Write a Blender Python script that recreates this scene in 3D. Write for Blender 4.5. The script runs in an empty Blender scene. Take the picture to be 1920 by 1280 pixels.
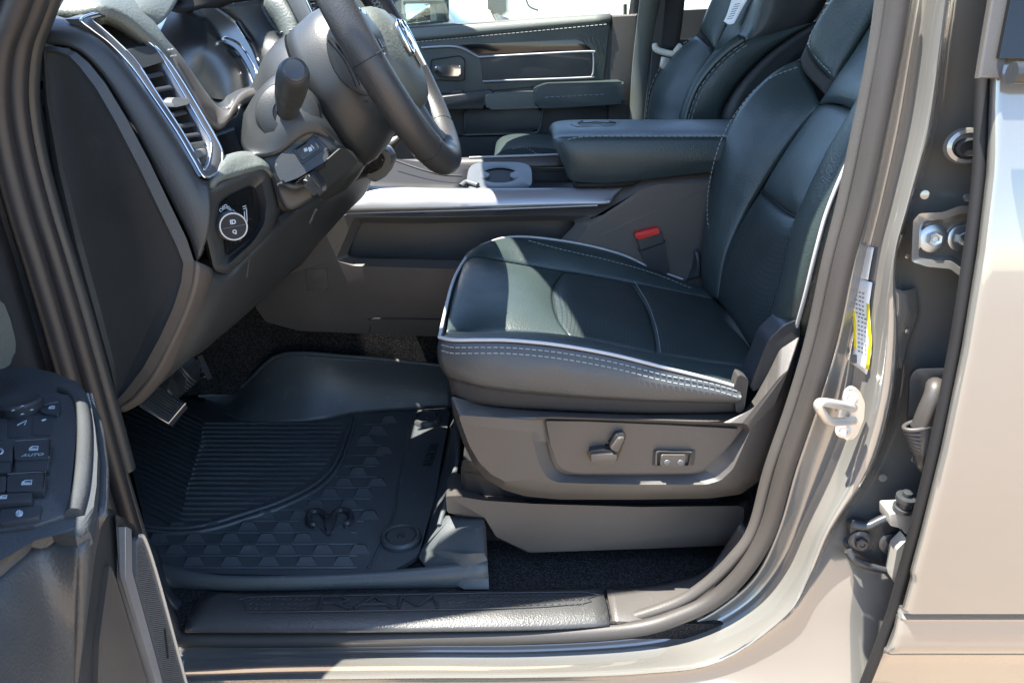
import bpy, bmesh, math, random
from mathutils import Vector, Matrix, noise
R = math.radians
random.seed(7)
scene = bpy.context.scene
COL = scene.collection
# ---------------------------------------------------------------- camera, sky, sun, exposure
TH = R(22.5); FPX = 1400.0
CAM = Vector((0, 0, 1.55))
cd = bpy.data.cameras.new('camera'); cam = bpy.data.objects.new('camera', cd); COL.objects.link(cam)
cam.location = CAM; cam.rotation_euler = (R(90) - TH, 0, 0)
cd.sensor_width = 36; cd.lens = FPX / 1920 * 36; cd.clip_start = .02; cd.clip_end = 2000
scene.camera = cam
SUN = Vector((-.33, -.05, .94)).normalized()
EL = math.asin(SUN.z); AZ = math.atan2(SUN.x, SUN.y)
w = bpy.data.worlds.new('World'); scene.world = w; w.use_nodes = True
nt = w.node_tree; bg = nt.nodes['Background']
sky = nt.nodes.new('ShaderNodeTexSky'); sky.sky_type = 'NISHITA'; sky.sun_disc = False
sky.sun_elevation = EL; sky.sun_rotation = AZ; sky.air_density = 1.0; sky.dust_density = .3; sky.ozone_density = 2.0
nt.links.new(sky.outputs[0], bg.inputs[0]); bg.inputs[1].default_value = .15
sd = bpy.data.lights.new('sun', 'SUN'); sd.energy = 5.0; sd.angle = R(.5); sd.color = (1, .95, .86)
so = bpy.data.objects.new('sun', sd); COL.objects.link(so)
so.rotation_euler = SUN.to_track_quat('Z', 'Y').to_euler(); so.location = (0, 0, 6)
scene.view_settings.view_transform = 'Standard'; scene.view_settings.look = 'None'
scene.view_settings.gamma = 1; scene.view_settings.exposure = 2.0
scene.render.engine = 'CYCLES'
cy = scene.cycles; cy.use_denoising = True; cy.max_bounces = 8; cy.diffuse_bounces = 4; cy.glossy_bounces = 4
cy.transparent_max_bounces = 8; cy.caustics_reflective = False; cy.sample_clamp_indirect = 6

# ---------------------------------------------------------------- points: where the line of sight through a spot of the photo meets a plane
def ray(px, py):
    u = (px - 960) / FPX; v = (640 - py) / FPX
    return Vector((u, math.cos(TH) + v * math.sin(TH), -math.sin(TH) + v * math.cos(TH)))
def pix(px, py, Y): d = ray(px, py); return CAM + d * (Y / d.y)
def pz(px, py, h): d = ray(px, py); return CAM + d * (h / d.z)
def px_(px, py, x): d = ray(px, py); return CAM + d * (x / d.x)
def V(p, Y=None):
    if isinstance(p, Vector): return p.copy()
    if len(p) == 3: return pix(*p)
    return pix(p[0], p[1], Y(p[0], p[1]) if callable(Y) else Y)
def VL(ps, Y=None): return [V(p, Y) for p in ps]
def pl3(a, b, c):                       # plane through three points -> function giving the point on it
    a, b, c = V(a), V(b), V(c); n = (b - a).cross(c - a)
    def f(px, py):
        d = ray(px, py); return CAM + d * ((a - CAM).dot(n) / d.dot(n))
    return f

# ---------------------------------------------------------------- curves
def _cr(p0, p1, p2, p3, t):
    return .5 * ((2 * p1) + (p2 - p0) * t + (2 * p0 - 5 * p1 + 4 * p2 - p3) * t * t + (3 * p1 - p0 - 3 * p2 + p3) * t ** 3)
def dense(P, k=10, closed=False):
    n = len(P)
    if n == 2 and not closed: return [P[0].lerp(P[1], i / k) for i in range(k + 1)]
    out = []
    for i in range(n if closed else n - 1):
        g = (lambda j: P[j % n]) if closed else (lambda j: P[min(max(j, 0), n - 1)])
        for s in range(k): out.append(_cr(g(i - 1), g(i), g(i + 1), g(i + 2), s / k))
    if not closed: out.append(P[-1].copy())
    return out
def resamp(P, n, closed=False):
    if closed: P = P + [P[0]]
    L = [0.]
    for a, b in zip(P, P[1:]): L.append(L[-1] + (b - a).length)
    out = []; j = 0; m = n if closed else n - 1
    for i in range(n):
        s = L[-1] * i / m
        while j < len(L) - 2 and L[j + 1] < s: j += 1
        d = L[j + 1] - L[j]
        out.append(P[j].lerp(P[j + 1], 0 if d < 1e-9 else (s - L[j]) / d))
    return out
def crv(P, n): return resamp(dense(VL(P)), n)
def fil(pts, r=6, k=4):                 # round the corners of a flat outline (pixel units); r may be a list
    out = []; n = len(pts)
    for i in range(n):
        a, b, c = pts[i - 1], pts[i], pts[(i + 1) % n]
        rr = r[i] if isinstance(r, (list, tuple)) else r
        b2 = Vector(b[:2]); ab = Vector(a[:2]) - b2; cb = Vector(c[:2]) - b2
        d = min(rr, ab.length * .45, cb.length * .45)
        if d < .3 or rr == 0:
            out.append((b2.x, b2.y)); continue
        p = b2 + ab.normalized() * d; q = b2 + cb.normalized() * d
        for s in range(k + 1):
            t = s / k; e = p * (1 - t) ** 2 + b2 * 2 * t * (1 - t) + q * t * t; out.append((e.x, e.y))
    return out

# ---------------------------------------------------------------- objects
OFF = {}
def thing(name, label, cat, loc, group=None):
    o = bpy.data.objects.new(name, None); COL.objects.link(o); o.location = loc; o.empty_display_size = .05
    o['label'] = label; o['category'] = cat
    if group: o['group'] = group
    OFF[o] = Vector(loc); return o
def tag(o, label=None, cat=None, group=None, kind=None):
    for k, v in (('label', label), ('category', cat), ('group', group), ('kind', kind)):
        if v: o[k] = v
    return o
def mk(name, vs, fs, m, parent=None, smooth=35, solid=0, face=False, label=None, sub=0):
    off = OFF.get(parent, Vector()); me = bpy.data.meshes.new(name)
    if face and fs:                    # front sides towards the open side of the cab, thickness behind
        s = 0
        for f in fs[::max(1, len(fs) // 60)]:
            a, b, c = vs[f[0]], vs[f[1]], vs[f[2]]; s += (b - a).cross(c - a).normalized().dot((CAM - a).normalized())
        if s < 0: fs = [tuple(reversed(f)) for f in fs]
    me.from_pydata([v - off for v in vs], [], fs); me.update()
    if not face:
        bm = bmesh.new(); bm.from_mesh(me); bmesh.ops.recalc_face_normals(bm, faces=bm.faces); bm.to_mesh(me); bm.free()
    o = bpy.data.objects.new(name, me); COL.objects.link(o)
    if m: me.materials.append(m)
    if parent: o.parent = parent
    OFF[o] = off
    if smooth:
        me.shade_smooth()
        if smooth < 180: me.set_sharp_from_angle(angle=R(smooth))
    if solid:
        md = o.modifiers.new('thick', 'SOLIDIFY'); md.thickness = solid; md.offset = -1
    if label: o['label'] = label
    return o
def coons(name, B, T, m, parent=None, L=None, Rr=None, nu=24, nv=10, disp=None, solid=.006, smooth=60, ret=False):
    wr = .0022 if m in (M.get('leather'), M.get('hide')) else 0
    B = crv(B, nu); T = crv(T, nu)
    L = crv(L, nv) if L else [B[0].lerp(T[0], i / (nv - 1)) for i in range(nv)]
    Rr = crv(Rr, nv) if Rr else [B[-1].lerp(T[-1], i / (nv - 1)) for i in range(nv)]
    G = []
    for j in range(nv):
        v = j / (nv - 1); row = []
        for i in range(nu):
            u = i / (nu - 1)
            p = B[i] * (1 - v) + T[i] * v + L[j] * (1 - u) + Rr[j] * u - (B[0] * (1 - u) * (1 - v) + B[-1] * u * (1 - v) + T[0] * (1 - u) * v + T[-1] * u * v)
            row.append(p)
        G.append(row)
    if disp:
        N = [[None] * nu for _ in range(nv)]; s = 0
        for j in range(nv):
            for i in range(nu):
                a = G[j][min(i + 1, nu - 1)] - G[j][max(i - 1, 0)]; b = G[min(j + 1, nv - 1)][i] - G[max(j - 1, 0)][i]
                n = a.cross(b); n = n.normalized() if n.length > 1e-12 else Vector((0, 0, 0)); N[j][i] = n
                s += n.dot((CAM - G[j][i]).normalized())
        sg = 1 if s > 0 else -1
        for j in range(nv):
            for i in range(nu): G[j][i] = G[j][i] + N[j][i] * sg * disp(i / (nu - 1), j / (nv - 1))
    if wr:
        for j in range(nv):
            for i in range(nu):
                e = min(1, 6 * min(i, nu - 1 - i) / nu) * min(1, 6 * min(j, nv - 1 - j) / nv); p = G[j][i]
                d = noise.noise(p * 16) + .6 * noise.noise(Vector((p.x * 30, p.y * 70, p.z * 40)))
                G[j][i] = p + (CAM - p).normalized() * wr * e * d
    if ret: return G
    return grid(name, G, m, parent, solid, smooth)
def grid(name, G, m, parent=None, solid=0, smooth=60):
    nv, nu = len(G), len(G[0]); vs = [p for r in G for p in r]
    fs = [(j * nu + i, j * nu + i + 1, (j + 1) * nu + i + 1, (j + 1) * nu + i) for j in range(nv - 1) for i in range(nu - 1)]
    return mk(name, vs, fs, m, parent, smooth, solid, True)
def loft(name, rails, m, parent=None, k=4, solid=0, smooth=60, sub=3):
    rs = [dense(VL(r), k) for r in rails]; G = []
    cols = list(zip(*rs)); cols = [dense(list(c), sub) if sub > 1 else list(c) for c in cols]
    return grid(name, [list(x) for x in zip(*cols)], m, parent, solid, smooth)
def puff(h, p=4, q=None):
    q = q or p
    return lambda u, v: h * (1 - abs(2 * u - 1) ** p) * (1 - abs(2 * v - 1) ** q)
def slab(name, pts, Y, depth, m, parent=None, bev=.002, r=0, seg=3, dirv=(0, 1, 0), plane=None, label=None):
    if r: pts = fil(pts, r)
    P = [plane(p[0], p[1]) for p in pts] if plane else [V(p, Y) for p in pts]
    return slabv(name, P, Vector(dirv) * depth, m, parent, bev, seg, label)
def slabv(name, P, d, m, parent=None, bev=.002, seg=3, label=None):
    bm = bmesh.new(); a = [bm.verts.new(p) for p in P]; b = [bm.verts.new(p + d) for p in P]
    n = len(P); bm.faces.new(a); bm.faces.new(b[::-1])
    for i in range(n): bm.faces.new((a[i], a[(i + 1) % n], b[(i + 1) % n], b[i]))
    if bev:
        bm.edges.ensure_lookup_table(); fr = [e for e in bm.edges if e.verts[0] in a and e.verts[1] in a]
        bmesh.ops.bevel(bm, geom=fr, offset=bev, segments=seg, affect='EDGES', clamp_overlap=True, profile=.6)
    vs = [v.co.copy() for v in bm.verts]; bm.verts.index_update(); fs = [[v.index for v in f.verts] for f in bm.faces]; bm.free()
    return mk(name, vs, fs, m, parent, 35, label=label)
def rings(name, loops, m, parent=None, fill=True, smooth=35, r=None, label=None):
    # nested closed outlines with equal point counts, each (pts, Y) or a list of Vectors, bridged from the outside in
    LS = []
    for lp in loops:
        if isinstance(lp, tuple):
            pts, Y = lp; pts = fil(pts, r) if r else pts; LS.append([V(p, Y) for p in pts])
        else: LS.append(lp)
    n = len(LS[0]); vs = [p for l in LS for p in l]; fs = []
    for a in range(len(LS) - 1):
        for i in range(n):
            j = (i + 1) % n; fs.append((a * n + i, a * n + j, (a + 1) * n + j, (a + 1) * n + i))
    if fill: fs.append(tuple((len(LS) - 1) * n + i for i in range(n)))
    return mk(name, vs, fs, m, parent, smooth, label=label)
def tubemesh(P, rad, n=8, closed=False, up=None, flat=1.0, caps=True):
    vs, fs = [], []; m = len(P); prev = None
    for i, p in enumerate(P):
        t = (P[(i + 1) % m] - P[i - 1]) if closed else (P[min(i + 1, m - 1)] - P[max(i - 1, 0)])
        t.normalize()
        ref = up if up is not None else (prev if prev is not None else (Vector((0, 0, 1)) if abs(t.z) < .9 else Vector((0, 1, 0))))
        a = (ref - t * ref.dot(t)).normalized(); b = t.cross(a); prev = a
        r = rad(i / max(1, m - 1)) if callable(rad) else rad
        for k in range(n):
            th = 2 * math.pi * k / n; vs.append(p + a * math.cos(th) * r * flat + b * math.sin(th) * r)
    for i in range(m if closed else m - 1):
        for k in range(n):
            a0 = i * n + k; a1 = i * n + (k + 1) % n; j = (i + 1) % m
            fs.append((a0, a1, j * n + (k + 1) % n, j * n + k))
    if not closed and caps: fs += [tuple(range(n))[::-1], tuple((m - 1) * n + k for k in range(n))]
    return vs, fs
def tube(name, P, rad, m, parent=None, n=8, k=6, closed=False, up=None, flat=1.0, straight=False, label=None):
    P = VL(P); P = P if straight else dense(P, k, closed)
    vs, fs = tubemesh(P, rad, n, closed, up, flat); return mk(name, vs, fs, m, parent, 50, label=label)
class MB:                              # several shapes of one part
    def __init__(s): s.v = []; s.f = []
    def add(s, vf):
        o = len(s.v); s.v += vf[0]; s.f += [tuple(i + o for i in f) for f in vf[1]]; return s
    def build(s, name, m, parent=None, smooth=35, label=None): return mk(name, s.v, s.f, m, parent, smooth, label=label)
def dashes(P, ln=.0055, gap=.0035, rad=.0009, off=Vector((0, 0, 0))):
    P = dense(VL(P), 12); L = sum((b - a).length for a, b in zip(P, P[1:])); n = max(2, int(L / (ln + gap)))
    Q = resamp(P, n * 3 + 1); mb = MB()
    for i in range(n): mb.add(tubemesh([Q[3 * i] + off, Q[3 * i + 1] + off, Q[3 * i + 2] + off], rad, 5))
    return mb
def stitch(name, P, m, parent, **k): return dashes(P, **k).build(name, m, parent, 60)
def lathemesh(prof, o, ax, n=24, sq=1.0, ref=None):
    ax = Vector(ax).normalized(); a = Vector(ref) if ref else (Vector((0, 0, 1)) if abs(ax.z) < .9 else Vector((1, 0, 0)))
    a = (a - ax * a.dot(ax)).normalized(); b = ax.cross(a); vs, fs = [], []
    for (r, s) in prof:
        for k in range(n):
            t = 2 * math.pi * k / n; vs.append(o + ax * s + a * math.cos(t) * r * sq + b * math.sin(t) * r)
    for i in range(len(prof) - 1):
        for k in range(n): fs.append((i * n + k, i * n + (k + 1) % n, (i + 1) * n + (k + 1) % n, (i + 1) * n + k))
    fs += [tuple(range(n))[::-1], tuple((len(prof) - 1) * n + k for k in range(n))]
    return vs, fs
def lathe(name, prof, o, ax, m, parent=None, n=24, sq=1.0, ref=None, smooth=35, label=None):
    v, f = lathemesh(prof, V(o), ax, n, sq, ref); return mk(name, v, f, m, parent, smooth, label=label)
def boxmesh(c, ax, ay, az):
    vs = [c + ax * i + ay * j + az * k for i in (-1, 1) for j in (-1, 1) for k in (-1, 1)]
    return vs, [(0, 1, 3, 2), (4, 6, 7, 5), (0, 4, 5, 1), (2, 3, 7, 6), (0, 2, 6, 4), (1, 5, 7, 3)]
def block(name, lo, hi, m, parent=None, bev=.004, seg=2):   # box in cab coordinates: heights relative to the eye level
    bm = bmesh.new(); bmesh.ops.create_cube(bm, size=1)
    for v in bm.verts: v.co = Vector([(lo[i] + hi[i]) / 2 + v.co[i] * (hi[i] - lo[i]) for i in range(3)]) + Vector((0, 0, CAM.z))
    if bev: bmesh.ops.bevel(bm, geom=list(bm.edges), offset=bev, segments=seg, affect='EDGES', clamp_overlap=True)
    bm.verts.index_update(); vs = [v.co.copy() for v in bm.verts]; fs = [[v.index for v in f.verts] for f in bm.faces]; bm.free()
    return mk(name, vs, fs, m, parent, 35)
def text(name, s, o, xd, yd, size, m, parent=None, ext=.0004, align='CENTER', bold=0.0, shear=0):
    cu = bpy.data.curves.new(name, 'FONT'); cu.body = s; cu.size = size; cu.extrude = ext; cu.align_x = align; cu.align_y = 'CENTER'; cu.offset = bold; cu.shear = shear; cu.resolution_u = 3
    t = bpy.data.objects.new('tmp', cu); COL.objects.link(t); dg = bpy.context.evaluated_depsgraph_get(); dg.update()
    me = bpy.data.meshes.new_from_object(t.evaluated_get(dg)); bpy.data.objects.remove(t)
    xd = xd.normalized(); n = xd.cross(yd).normalized(); yd = n.cross(xd)
    vs = [o + xd * v.co.x + yd * v.co.y + n * v.co.z for v in me.vertices]; fs = [tuple(p.vertices) for p in me.polygons]
    return mk(name, vs, fs, m, parent, 0)
def textpx(name, s, c, rgt, Y, size_px, m, parent, plane=None, lift=.001, **k):
    # text at photo spot c, running towards spot rgt, lying on the plane given
    f = plane or (lambda a, b: V((a, b), Y))
    o = f(*c); xd = f(*rgt) - o; ang = math.atan2(rgt[1] - c[1], rgt[0] - c[0])
    yq = f(c[0] + 10 * math.sin(ang), c[1] - 10 * math.cos(ang)) - o
    n = xd.cross(yq).normalized()
    if n.dot(CAM - o) < 0: n = -n
    return text(name, s, o + n * lift, xd, yq, size_px * yq.length / 10, m, parent, **k)

# ---------------------------------------------------------------- materials
def mat(name, col, rough=.5, metal=0, grain=0, gs=600, spec=.5, coat=0, vary=.08, kind='voronoi', rv=.08, ior=1.5, sheen=0, dust=0):
    m = bpy.data.materials.new(name); m.use_nodes = True; n = m.node_tree.nodes; l = m.node_tree.links
    b = n['Principled BSDF']; b.inputs['Metallic'].default_value = metal; b.inputs['Specular IOR Level'].default_value = spec
    b.inputs['Coat Weight'].default_value = coat; b.inputs['Coat Roughness'].default_value = .03; b.inputs['IOR'].default_value = ior
    if sheen: b.inputs['Sheen Weight'].default_value = sheen
    tc = n.new('ShaderNodeTexCoord')
    nz = n.new('ShaderNodeTexNoise'); nz.inputs['Scale'].default_value = 9; nz.inputs['Detail'].default_value = 6; l.new(tc.outputs['Object'], nz.inputs['Vector'])
    mx = n.new('ShaderNodeMix'); mx.data_type = 'RGBA'
    mx.inputs[6].default_value = [c * (1 - vary) for c in col] + [1]; mx.inputs[7].default_value = [min(1, c * (1 + vary)) for c in col] + [1]
    l.new(nz.outputs[0], mx.inputs[0]); l.new(mx.outputs[2], b.inputs['Base Color'])
    mr = n.new('ShaderNodeMapRange'); mr.inputs[1].default_value = .3; mr.inputs[2].default_value = .7
    mr.inputs[3].default_value = max(.02, rough - rv); mr.inputs[4].default_value = min(1, rough + rv); l.new(nz.outputs[0], mr.inputs[0]); l.new(mr.outputs[0], b.inputs['Roughness'])
    if dust:
        dn = n.new('ShaderNodeTexNoise'); dn.inputs['Scale'].default_value = 38; dn.inputs['Detail'].default_value = 8; dn.inputs['Roughness'].default_value = .75; l.new(tc.outputs['Object'], dn.inputs['Vector'])
        dr = n.new('ShaderNodeMapRange'); dr.inputs[1].default_value = .58; dr.inputs[2].default_value = .85; dr.inputs[3].default_value = 0; dr.inputs[4].default_value = dust; l.new(dn.outputs[0], dr.inputs[0])
        md = n.new('ShaderNodeMix'); md.data_type = 'RGBA'; l.new(dr.outputs[0], md.inputs[0]); l.new(mx.outputs[2], md.inputs[6]); md.inputs[7].default_value = (.30, .28, .25, 1); l.new(md.outputs[2], b.inputs['Base Color'])
    if grain:
        bp = n.new('ShaderNodeBump'); bp.inputs['Strength'].default_value = grain; bp.inputs['Distance'].default_value = .0012
        if kind == 'voronoi':
            t = n.new('ShaderNodeTexVoronoi'); t.feature = 'SMOOTH_F1'; t.inputs['Scale'].default_value = gs; l.new(tc.outputs['Object'], t.inputs['Vector']); l.new(t.outputs[0], bp.inputs['Height'])
        elif kind == 'noise':
            t = n.new('ShaderNodeTexNoise'); t.inputs['Scale'].default_value = gs; t.inputs['Detail'].default_value = 3; l.new(tc.outputs['Object'], t.inputs['Vector']); l.new(t.outputs[0], bp.inputs['Height'])
        elif kind == 'weave':
            t = n.new('ShaderNodeTexBrick'); t.inputs['Scale'].default_value = gs; t.inputs['Mortar Size'].default_value = .05
            mp = n.new('ShaderNodeMapping'); mp.inputs['Rotation'].default_value = (R(10), R(-42), R(35)); l.new(tc.outputs['Object'], mp.inputs[0]); l.new(mp.outputs[0], t.inputs['Vector']); l.new(t.outputs['Fac'], bp.inputs['Height']); bp.invert = True; bp.inputs['Distance'].default_value = .002; m2 = n.new('ShaderNodeMix'); m2.data_type = 'RGBA'; l.new(t.outputs['Fac'], m2.inputs[0]); l.new(mx.outputs[2], m2.inputs[6]); m2.inputs[7].default_value = [c * .35 for c in col] + [1]; l.new(m2.outputs[2], b.inputs['Base Color'])
        elif kind == 'wave':
            t = n.new('ShaderNodeTexWave'); t.inputs['Scale'].default_value = gs; t.bands_direction = 'Z'; l.new(tc.outputs['Object'], t.inputs['Vector']); l.new(t.outputs[0], bp.inputs['Height'])
        l.new(bp.outputs[0], b.inputs['Normal'])
    return m
M = {}
M['plastic'] = mat('black_plastic', (.030, .034, .036), .45, 0, .14, 620, .5, dust=.10, vary=.15)
M['plastic2'] = mat('charcoal_plastic', (.076, .070, .064), .44, 0, .18, 620, .5, dust=.10, vary=.15)
M['key'] = mat('key_plastic', (.045, .05, .055), .4)
M['sill'] = mat('sill_plastic', (.052, .052, .050), .36, 0, .3, 400, .6, dust=.45)
M['smooth'] = mat('smooth_black_plastic', (.036, .039, .043), .33)
M['gloss'] = mat('gloss_black', (.008, .009, .01), .08, rv=.03)
M['leather'] = mat('black_leather', (.035, .051, .050), .4, 0, .38, 400, .5)
M['leather2'] = mat('perforated_leather', (.039, .056, .055), .44, 0, .9, 70, .5, kind='weave')
M['softpad'] = mat('soft_pad', (.10, .115, .105), .5, 0, .4, 300, .5)
M['fabric'] = mat('dark_fabric', (.045, .042, .04), .85, 0, .5, 900, .3, kind='noise')
M['pipe'] = mat('grey_piping', (.45, .45, .45), .5)
M['thread'] = mat('grey_thread', (.24, .27, .27), .8)
M['rubber'] = mat('mat_rubber', (.068, .078, .082), .42, 0, .2, 500, .5, dust=.5)
M['seal'] = mat('seal_rubber', (.052, .047, .043), .5, 0, .15, 200, .5, kind='noise')
M['black'] = mat('deep_black', (.008, .008, .009), .7)
M['hide'] = mat('neutral_leather', (.060, .065, .068), .42, 0, .3, 420)
M['sealshade'] = mat('shaded_seal_rubber', (.024, .024, .026), .45, 0, .1, 200, kind='noise')  # seal rubber again, darkened to paint in the shade of the open door
M['frame'] = mat('vent_frame_grey', (.14, .15, .165), .35, .6)
M['silver'] = mat('satin_silver', (.34, .35, .37), .42, .6, .05, 400, kind='noise')
M['chrome'] = mat('chrome', (.8, .82, .84), .12, 1, rv=.05)
M['zinc'] = mat('zinc', (.4, .42, .43), .35, .9)
M['white'] = mat('white_paper', (.8, .8, .78), .5, vary=.02)
M['ink'] = mat('white_print', (.42, .48, .53), .5, vary=.02)
M['darkink'] = mat('dark_print', (.06, .06, .06), .6)
M['yellow'] = mat('yellow_label', (.8, .65, .02), .5)
M['red'] = mat('red_button', (.65, .02, .02), .35)
M['brown'] = mat('brown_belt', (.06, .045, .036), .8, 0, .4, 700, .3, kind='wave')
M['belt'] = mat('black_belt', (.02, .021, .022), .75, 0, .3, 500, .3, kind='wave')
M['striker'] = mat('zinc_striker', (.6, .58, .53), .35, .5)
M['grey'] = mat('grey_plastic', (.105, .113, .118), .4, 0, .1, 900)
M['beige'] = mat('beige_plastic', (.5, .48, .42), .5)
M['screen'] = mat('screen_glass', (.012, .014, .016), .14, rv=.03)
M['liner'] = mat('headliner', (.12, .12, .12), .9)
M['carwhite'] = mat('white_car_paint', (.8, .8, .78), .3, coat=1)
M['rim'] = mat('rim_leather', (.036, .037, .039), .45, 0, .25, 420)
M['cargrey'] = mat('grey_car_paint', (.10, .125, .13), .3, coat=1)
M['tyre'] = mat('tyre', (.02, .02, .02), .8)
def paint_mat():
    m = mat('greige_paint', (.20, .195, .178), .2, .15, coat=1, vary=.03, rv=.03, dust=.10)
    m.node_tree.nodes['Principled BSDF'].inputs['Coat IOR'].default_value = 2.1
    return m
M['paint'] = paint_mat()
def carpet_mat():
    m = mat('carpet', (.012, .012, .013), .95, 0, 1.0, 420, .3, kind='noise'); n = m.node_tree.nodes; l = m.node_tree.links
    b = n['Principled BSDF']; tc = n.new('ShaderNodeTexCoord'); t = n.new('ShaderNodeTexNoise'); t.inputs['Scale'].default_value = 330; t.inputs['Detail'].default_value = 2
    l.new(tc.outputs['Object'], t.inputs['Vector']); r = n.new('ShaderNodeValToRGB'); r.color_ramp.elements[0].position = .42; r.color_ramp.elements[1].position = .75
    r.color_ramp.elements[0].color = (.006, .006, .007, 1); r.color_ramp.elements[1].color = (.055, .053, .052, 1)
    l.new(t.outputs[0], r.inputs[0]); l.new(r.outputs[0], b.inputs['Base Color']); return m
M['carpet'] = carpet_mat()
def ground_mat():
    m = mat('concrete', (.31, .228, .155), .9, 0, .3, 20, .3, vary=.12, kind='noise'); return m
M['ground'] = ground_mat()
def glass_mat():
    m = bpy.data.materials.new('window_glass'); m.use_nodes = True; n = m.node_tree.nodes; l = m.node_tree.links; n.clear()
    o = n.new('ShaderNodeOutputMaterial'); t = n.new('ShaderNodeBsdfTransparent'); t.inputs[0].default_value = (.88, .93, .91, 1); g = n.new('ShaderNodeBsdfGlossy'); g.inputs['Roughness'].default_value = .02
    f = n.new('ShaderNodeFresnel'); f.inputs[0].default_value = 1.45; x = n.new('ShaderNodeMixShader'); l.new(f.outputs[0], x.inputs[0]); l.new(t.outputs[0], x.inputs[1]); l.new(g.outputs[0], x.inputs[2]); l.new(x.outputs[0], o.inputs[0]); return m
M['glass'] = glass_mat()
# grain size of a fabric is a material setting; nothing below depends on where the camera is
# ================================================================ ground
g = mk('ground', [Vector((-300, -300, 0)), Vector((300, -300, 0)), Vector((300, 300, 0)), Vector((-300, 300, 0))], [(0, 1, 2, 3)], M['ground'], None, 0)
tag(g, 'tan sunlit concrete lot around the truck', None, None, 'structure')

# ================================================================ cab of the truck
cab = thing('pickup_truck', 'greige pickup truck cab, its glossy door pillar and rocker framing the open doorway', 'pickup truck', (.1, 1.4, .5))
FL = -.845                                            # cab floor, relative to eye level
RP = [(-.20, .915), (-.08, .955), (.1, .975), (.25, .94), (2.0, .94), (2.0, 2.26), (.1, 2.26), (-.20, 2.28), (-.29, 2.12), (-.34, 1.8), (-.335, 1.5), (-.235, 1.15)]  # unseen roof outline, its edges shaped to set where sun and shadow fall
slabv('roof', [Vector((x, y, 2.11)) for x, y in RP], Vector((0, 0, -.06)), M['paint'], cab, .02)
slabv('headliner', [Vector((x + .01, 1.66 + (y - 1.66) * .99, 2.036)) for x, y in RP], Vector((0, 0, .012)), M['liner'], cab, 0)
block('rear_wall', (1.62, .93, -.9), (1.68, 2.42, .5), M['plastic'], cab)
block('firewall', (-1.05, .86, -.95), (-1.0, 2.45, -.03), M['black'], cab)
block('carpet', (-1.0, .90, FL - .03), (1.62, 2.44, FL), M['carpet'], cab, 0)
for Y0, Y1, s in ((.875, .975, 1), (2.50, 2.28, -1)):   # windscreen pillars and roof rails, out of view, shaped for the shadows they cast
    P = [Vector((-.85, Y0, 1.52)), Vector((-.55, Y0 + .025 * s, 1.75)), Vector((-.18, Y1 - .005 * s, 2.06)), Vector((.1, Y1 + .06 * s, 2.07)), Vector((.3, Y1 + .03 * s, 2.07)), Vector((1.7, Y1 + .03 * s, 2.06))]
    tube('roof_rail', P, .062, M['plastic'], cab, n=12, k=5, up=Vector((.5, 0, 1)), flat=.5)
block('sun_blocker', (-1.05, .70, -.03), (-.575, 1.0, -.012), M['black'], cab)  # unseen plate added to keep a sun patch off the mat
block('hinge_pillar', (-1.0, .945, -.95), (-.60, 1.0, -.05), M['smooth'], cab)
block('hinge_pillar', (-1.0, 2.42, -.95), (-.56, 2.48, .0), M['paint'], cab)
block('door_inner', (-.9, 2.47, -.95), (1.6, 2.52, -.25), M['black'], cab)
block('centre_pillar', (.46, 2.36, -.9), (.60, 2.44, -.02), M['plastic'], cab)
# the far centre pillar trim beside the passenger seat
tube('pillar_trim', [(1196, 235, 2.36), (1203, 120, 2.36), (1225, -60, 2.3)], .028, M['softpad'], cab, n=10, flat=.6)
slab('pillar_trim', [(1208, 236), (1226, 60), (1244, -60), (1290, -60), (1268, 90), (1240, 236)], 2.33, .03, M['plastic'], cab, .008)

# painted body side round the doorway: rails from the rubber seal outwards
A = [(1716, -60, .905), (1692, 80, .905), (1660, 240, .905), (1630, 380, .905), (1603, 490, .905), (1572, 640, .905), (1535, 760, .905), (1494, 880, .905), (1462, 990, .905), (1422, 1075, .905), (1365, 1130, .905), (1290, 1172, .905), (1190, 1196, .905), (1000, 1208, .905), (770, 1210, .905), (500, 1214, .905), (325, 1212, .905)]
B = [(1737, -60, .915), (1713, 80, .915), (1686, 240, .915), (1655, 380, .915), (1628, 490, .915), (1600, 640, .915), (1578, 760, .915), (1535, 880, .915), (1496, 990, .912), (1456, 1075, .91), (1395, 1142, .905), (1305, 1190, .90), (1200, 1216, .895), (1000, 1228, .895), (770, 1229, .895), (500, 1233, .895), (325, 1236, .895)]
Cc = [(1780, -60, .865), (1762, 80, .865), (1740, 240, .865), (1703, 380, .865), (1676, 490, .865), (1674, 640, .865), (1660, 760, .862), (1622, 880, .86), (1552, 990, .855), (1514, 1075, .85), (1470, 1150, .84), (1350, 1235, .83), (1210, 1258, .82), (1000, 1266, .82), (770, 1267, .82), (500, 1270, .82), (325, 1274, .82)]
D = [(1800, -60, .90), (1782, 80, .91), (1762, 240, .92), (1722, 380, .92), (1694, 490, .92), (1700, 640, .92), (1688, 760, .915), (1650, 880, .90), (1580, 1000, .88), (1540, 1085, .86), (1490, 1165, .845), (1362, 1250, .832), (1212, 1272, .825), (1000, 1280, .825), (770, 1282, .825), (500, 1286, .825), (325, 1292, .825)]
E = [(1905, -60, .915), (1890, 80, .915), (1880, 240, .915), (1862, 380, .915), (1845, 490, .915), (1820, 640, .915), (1800, 760, .915), (1778, 880, .905), (1752, 1000, .885), (1735, 1090, .86), (1722, 1180, .845), (1640, 1310, .81), (1400, 1350, .80), (1000, 1370, .79), (770, 1372, .79), (500, 1376, .79), (325, 1380, .79)]
loft('door_frame', [A, B, Cc, D, E], M['paint'], cab, k=5, solid=.004, smooth=80, sub=5)
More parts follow.
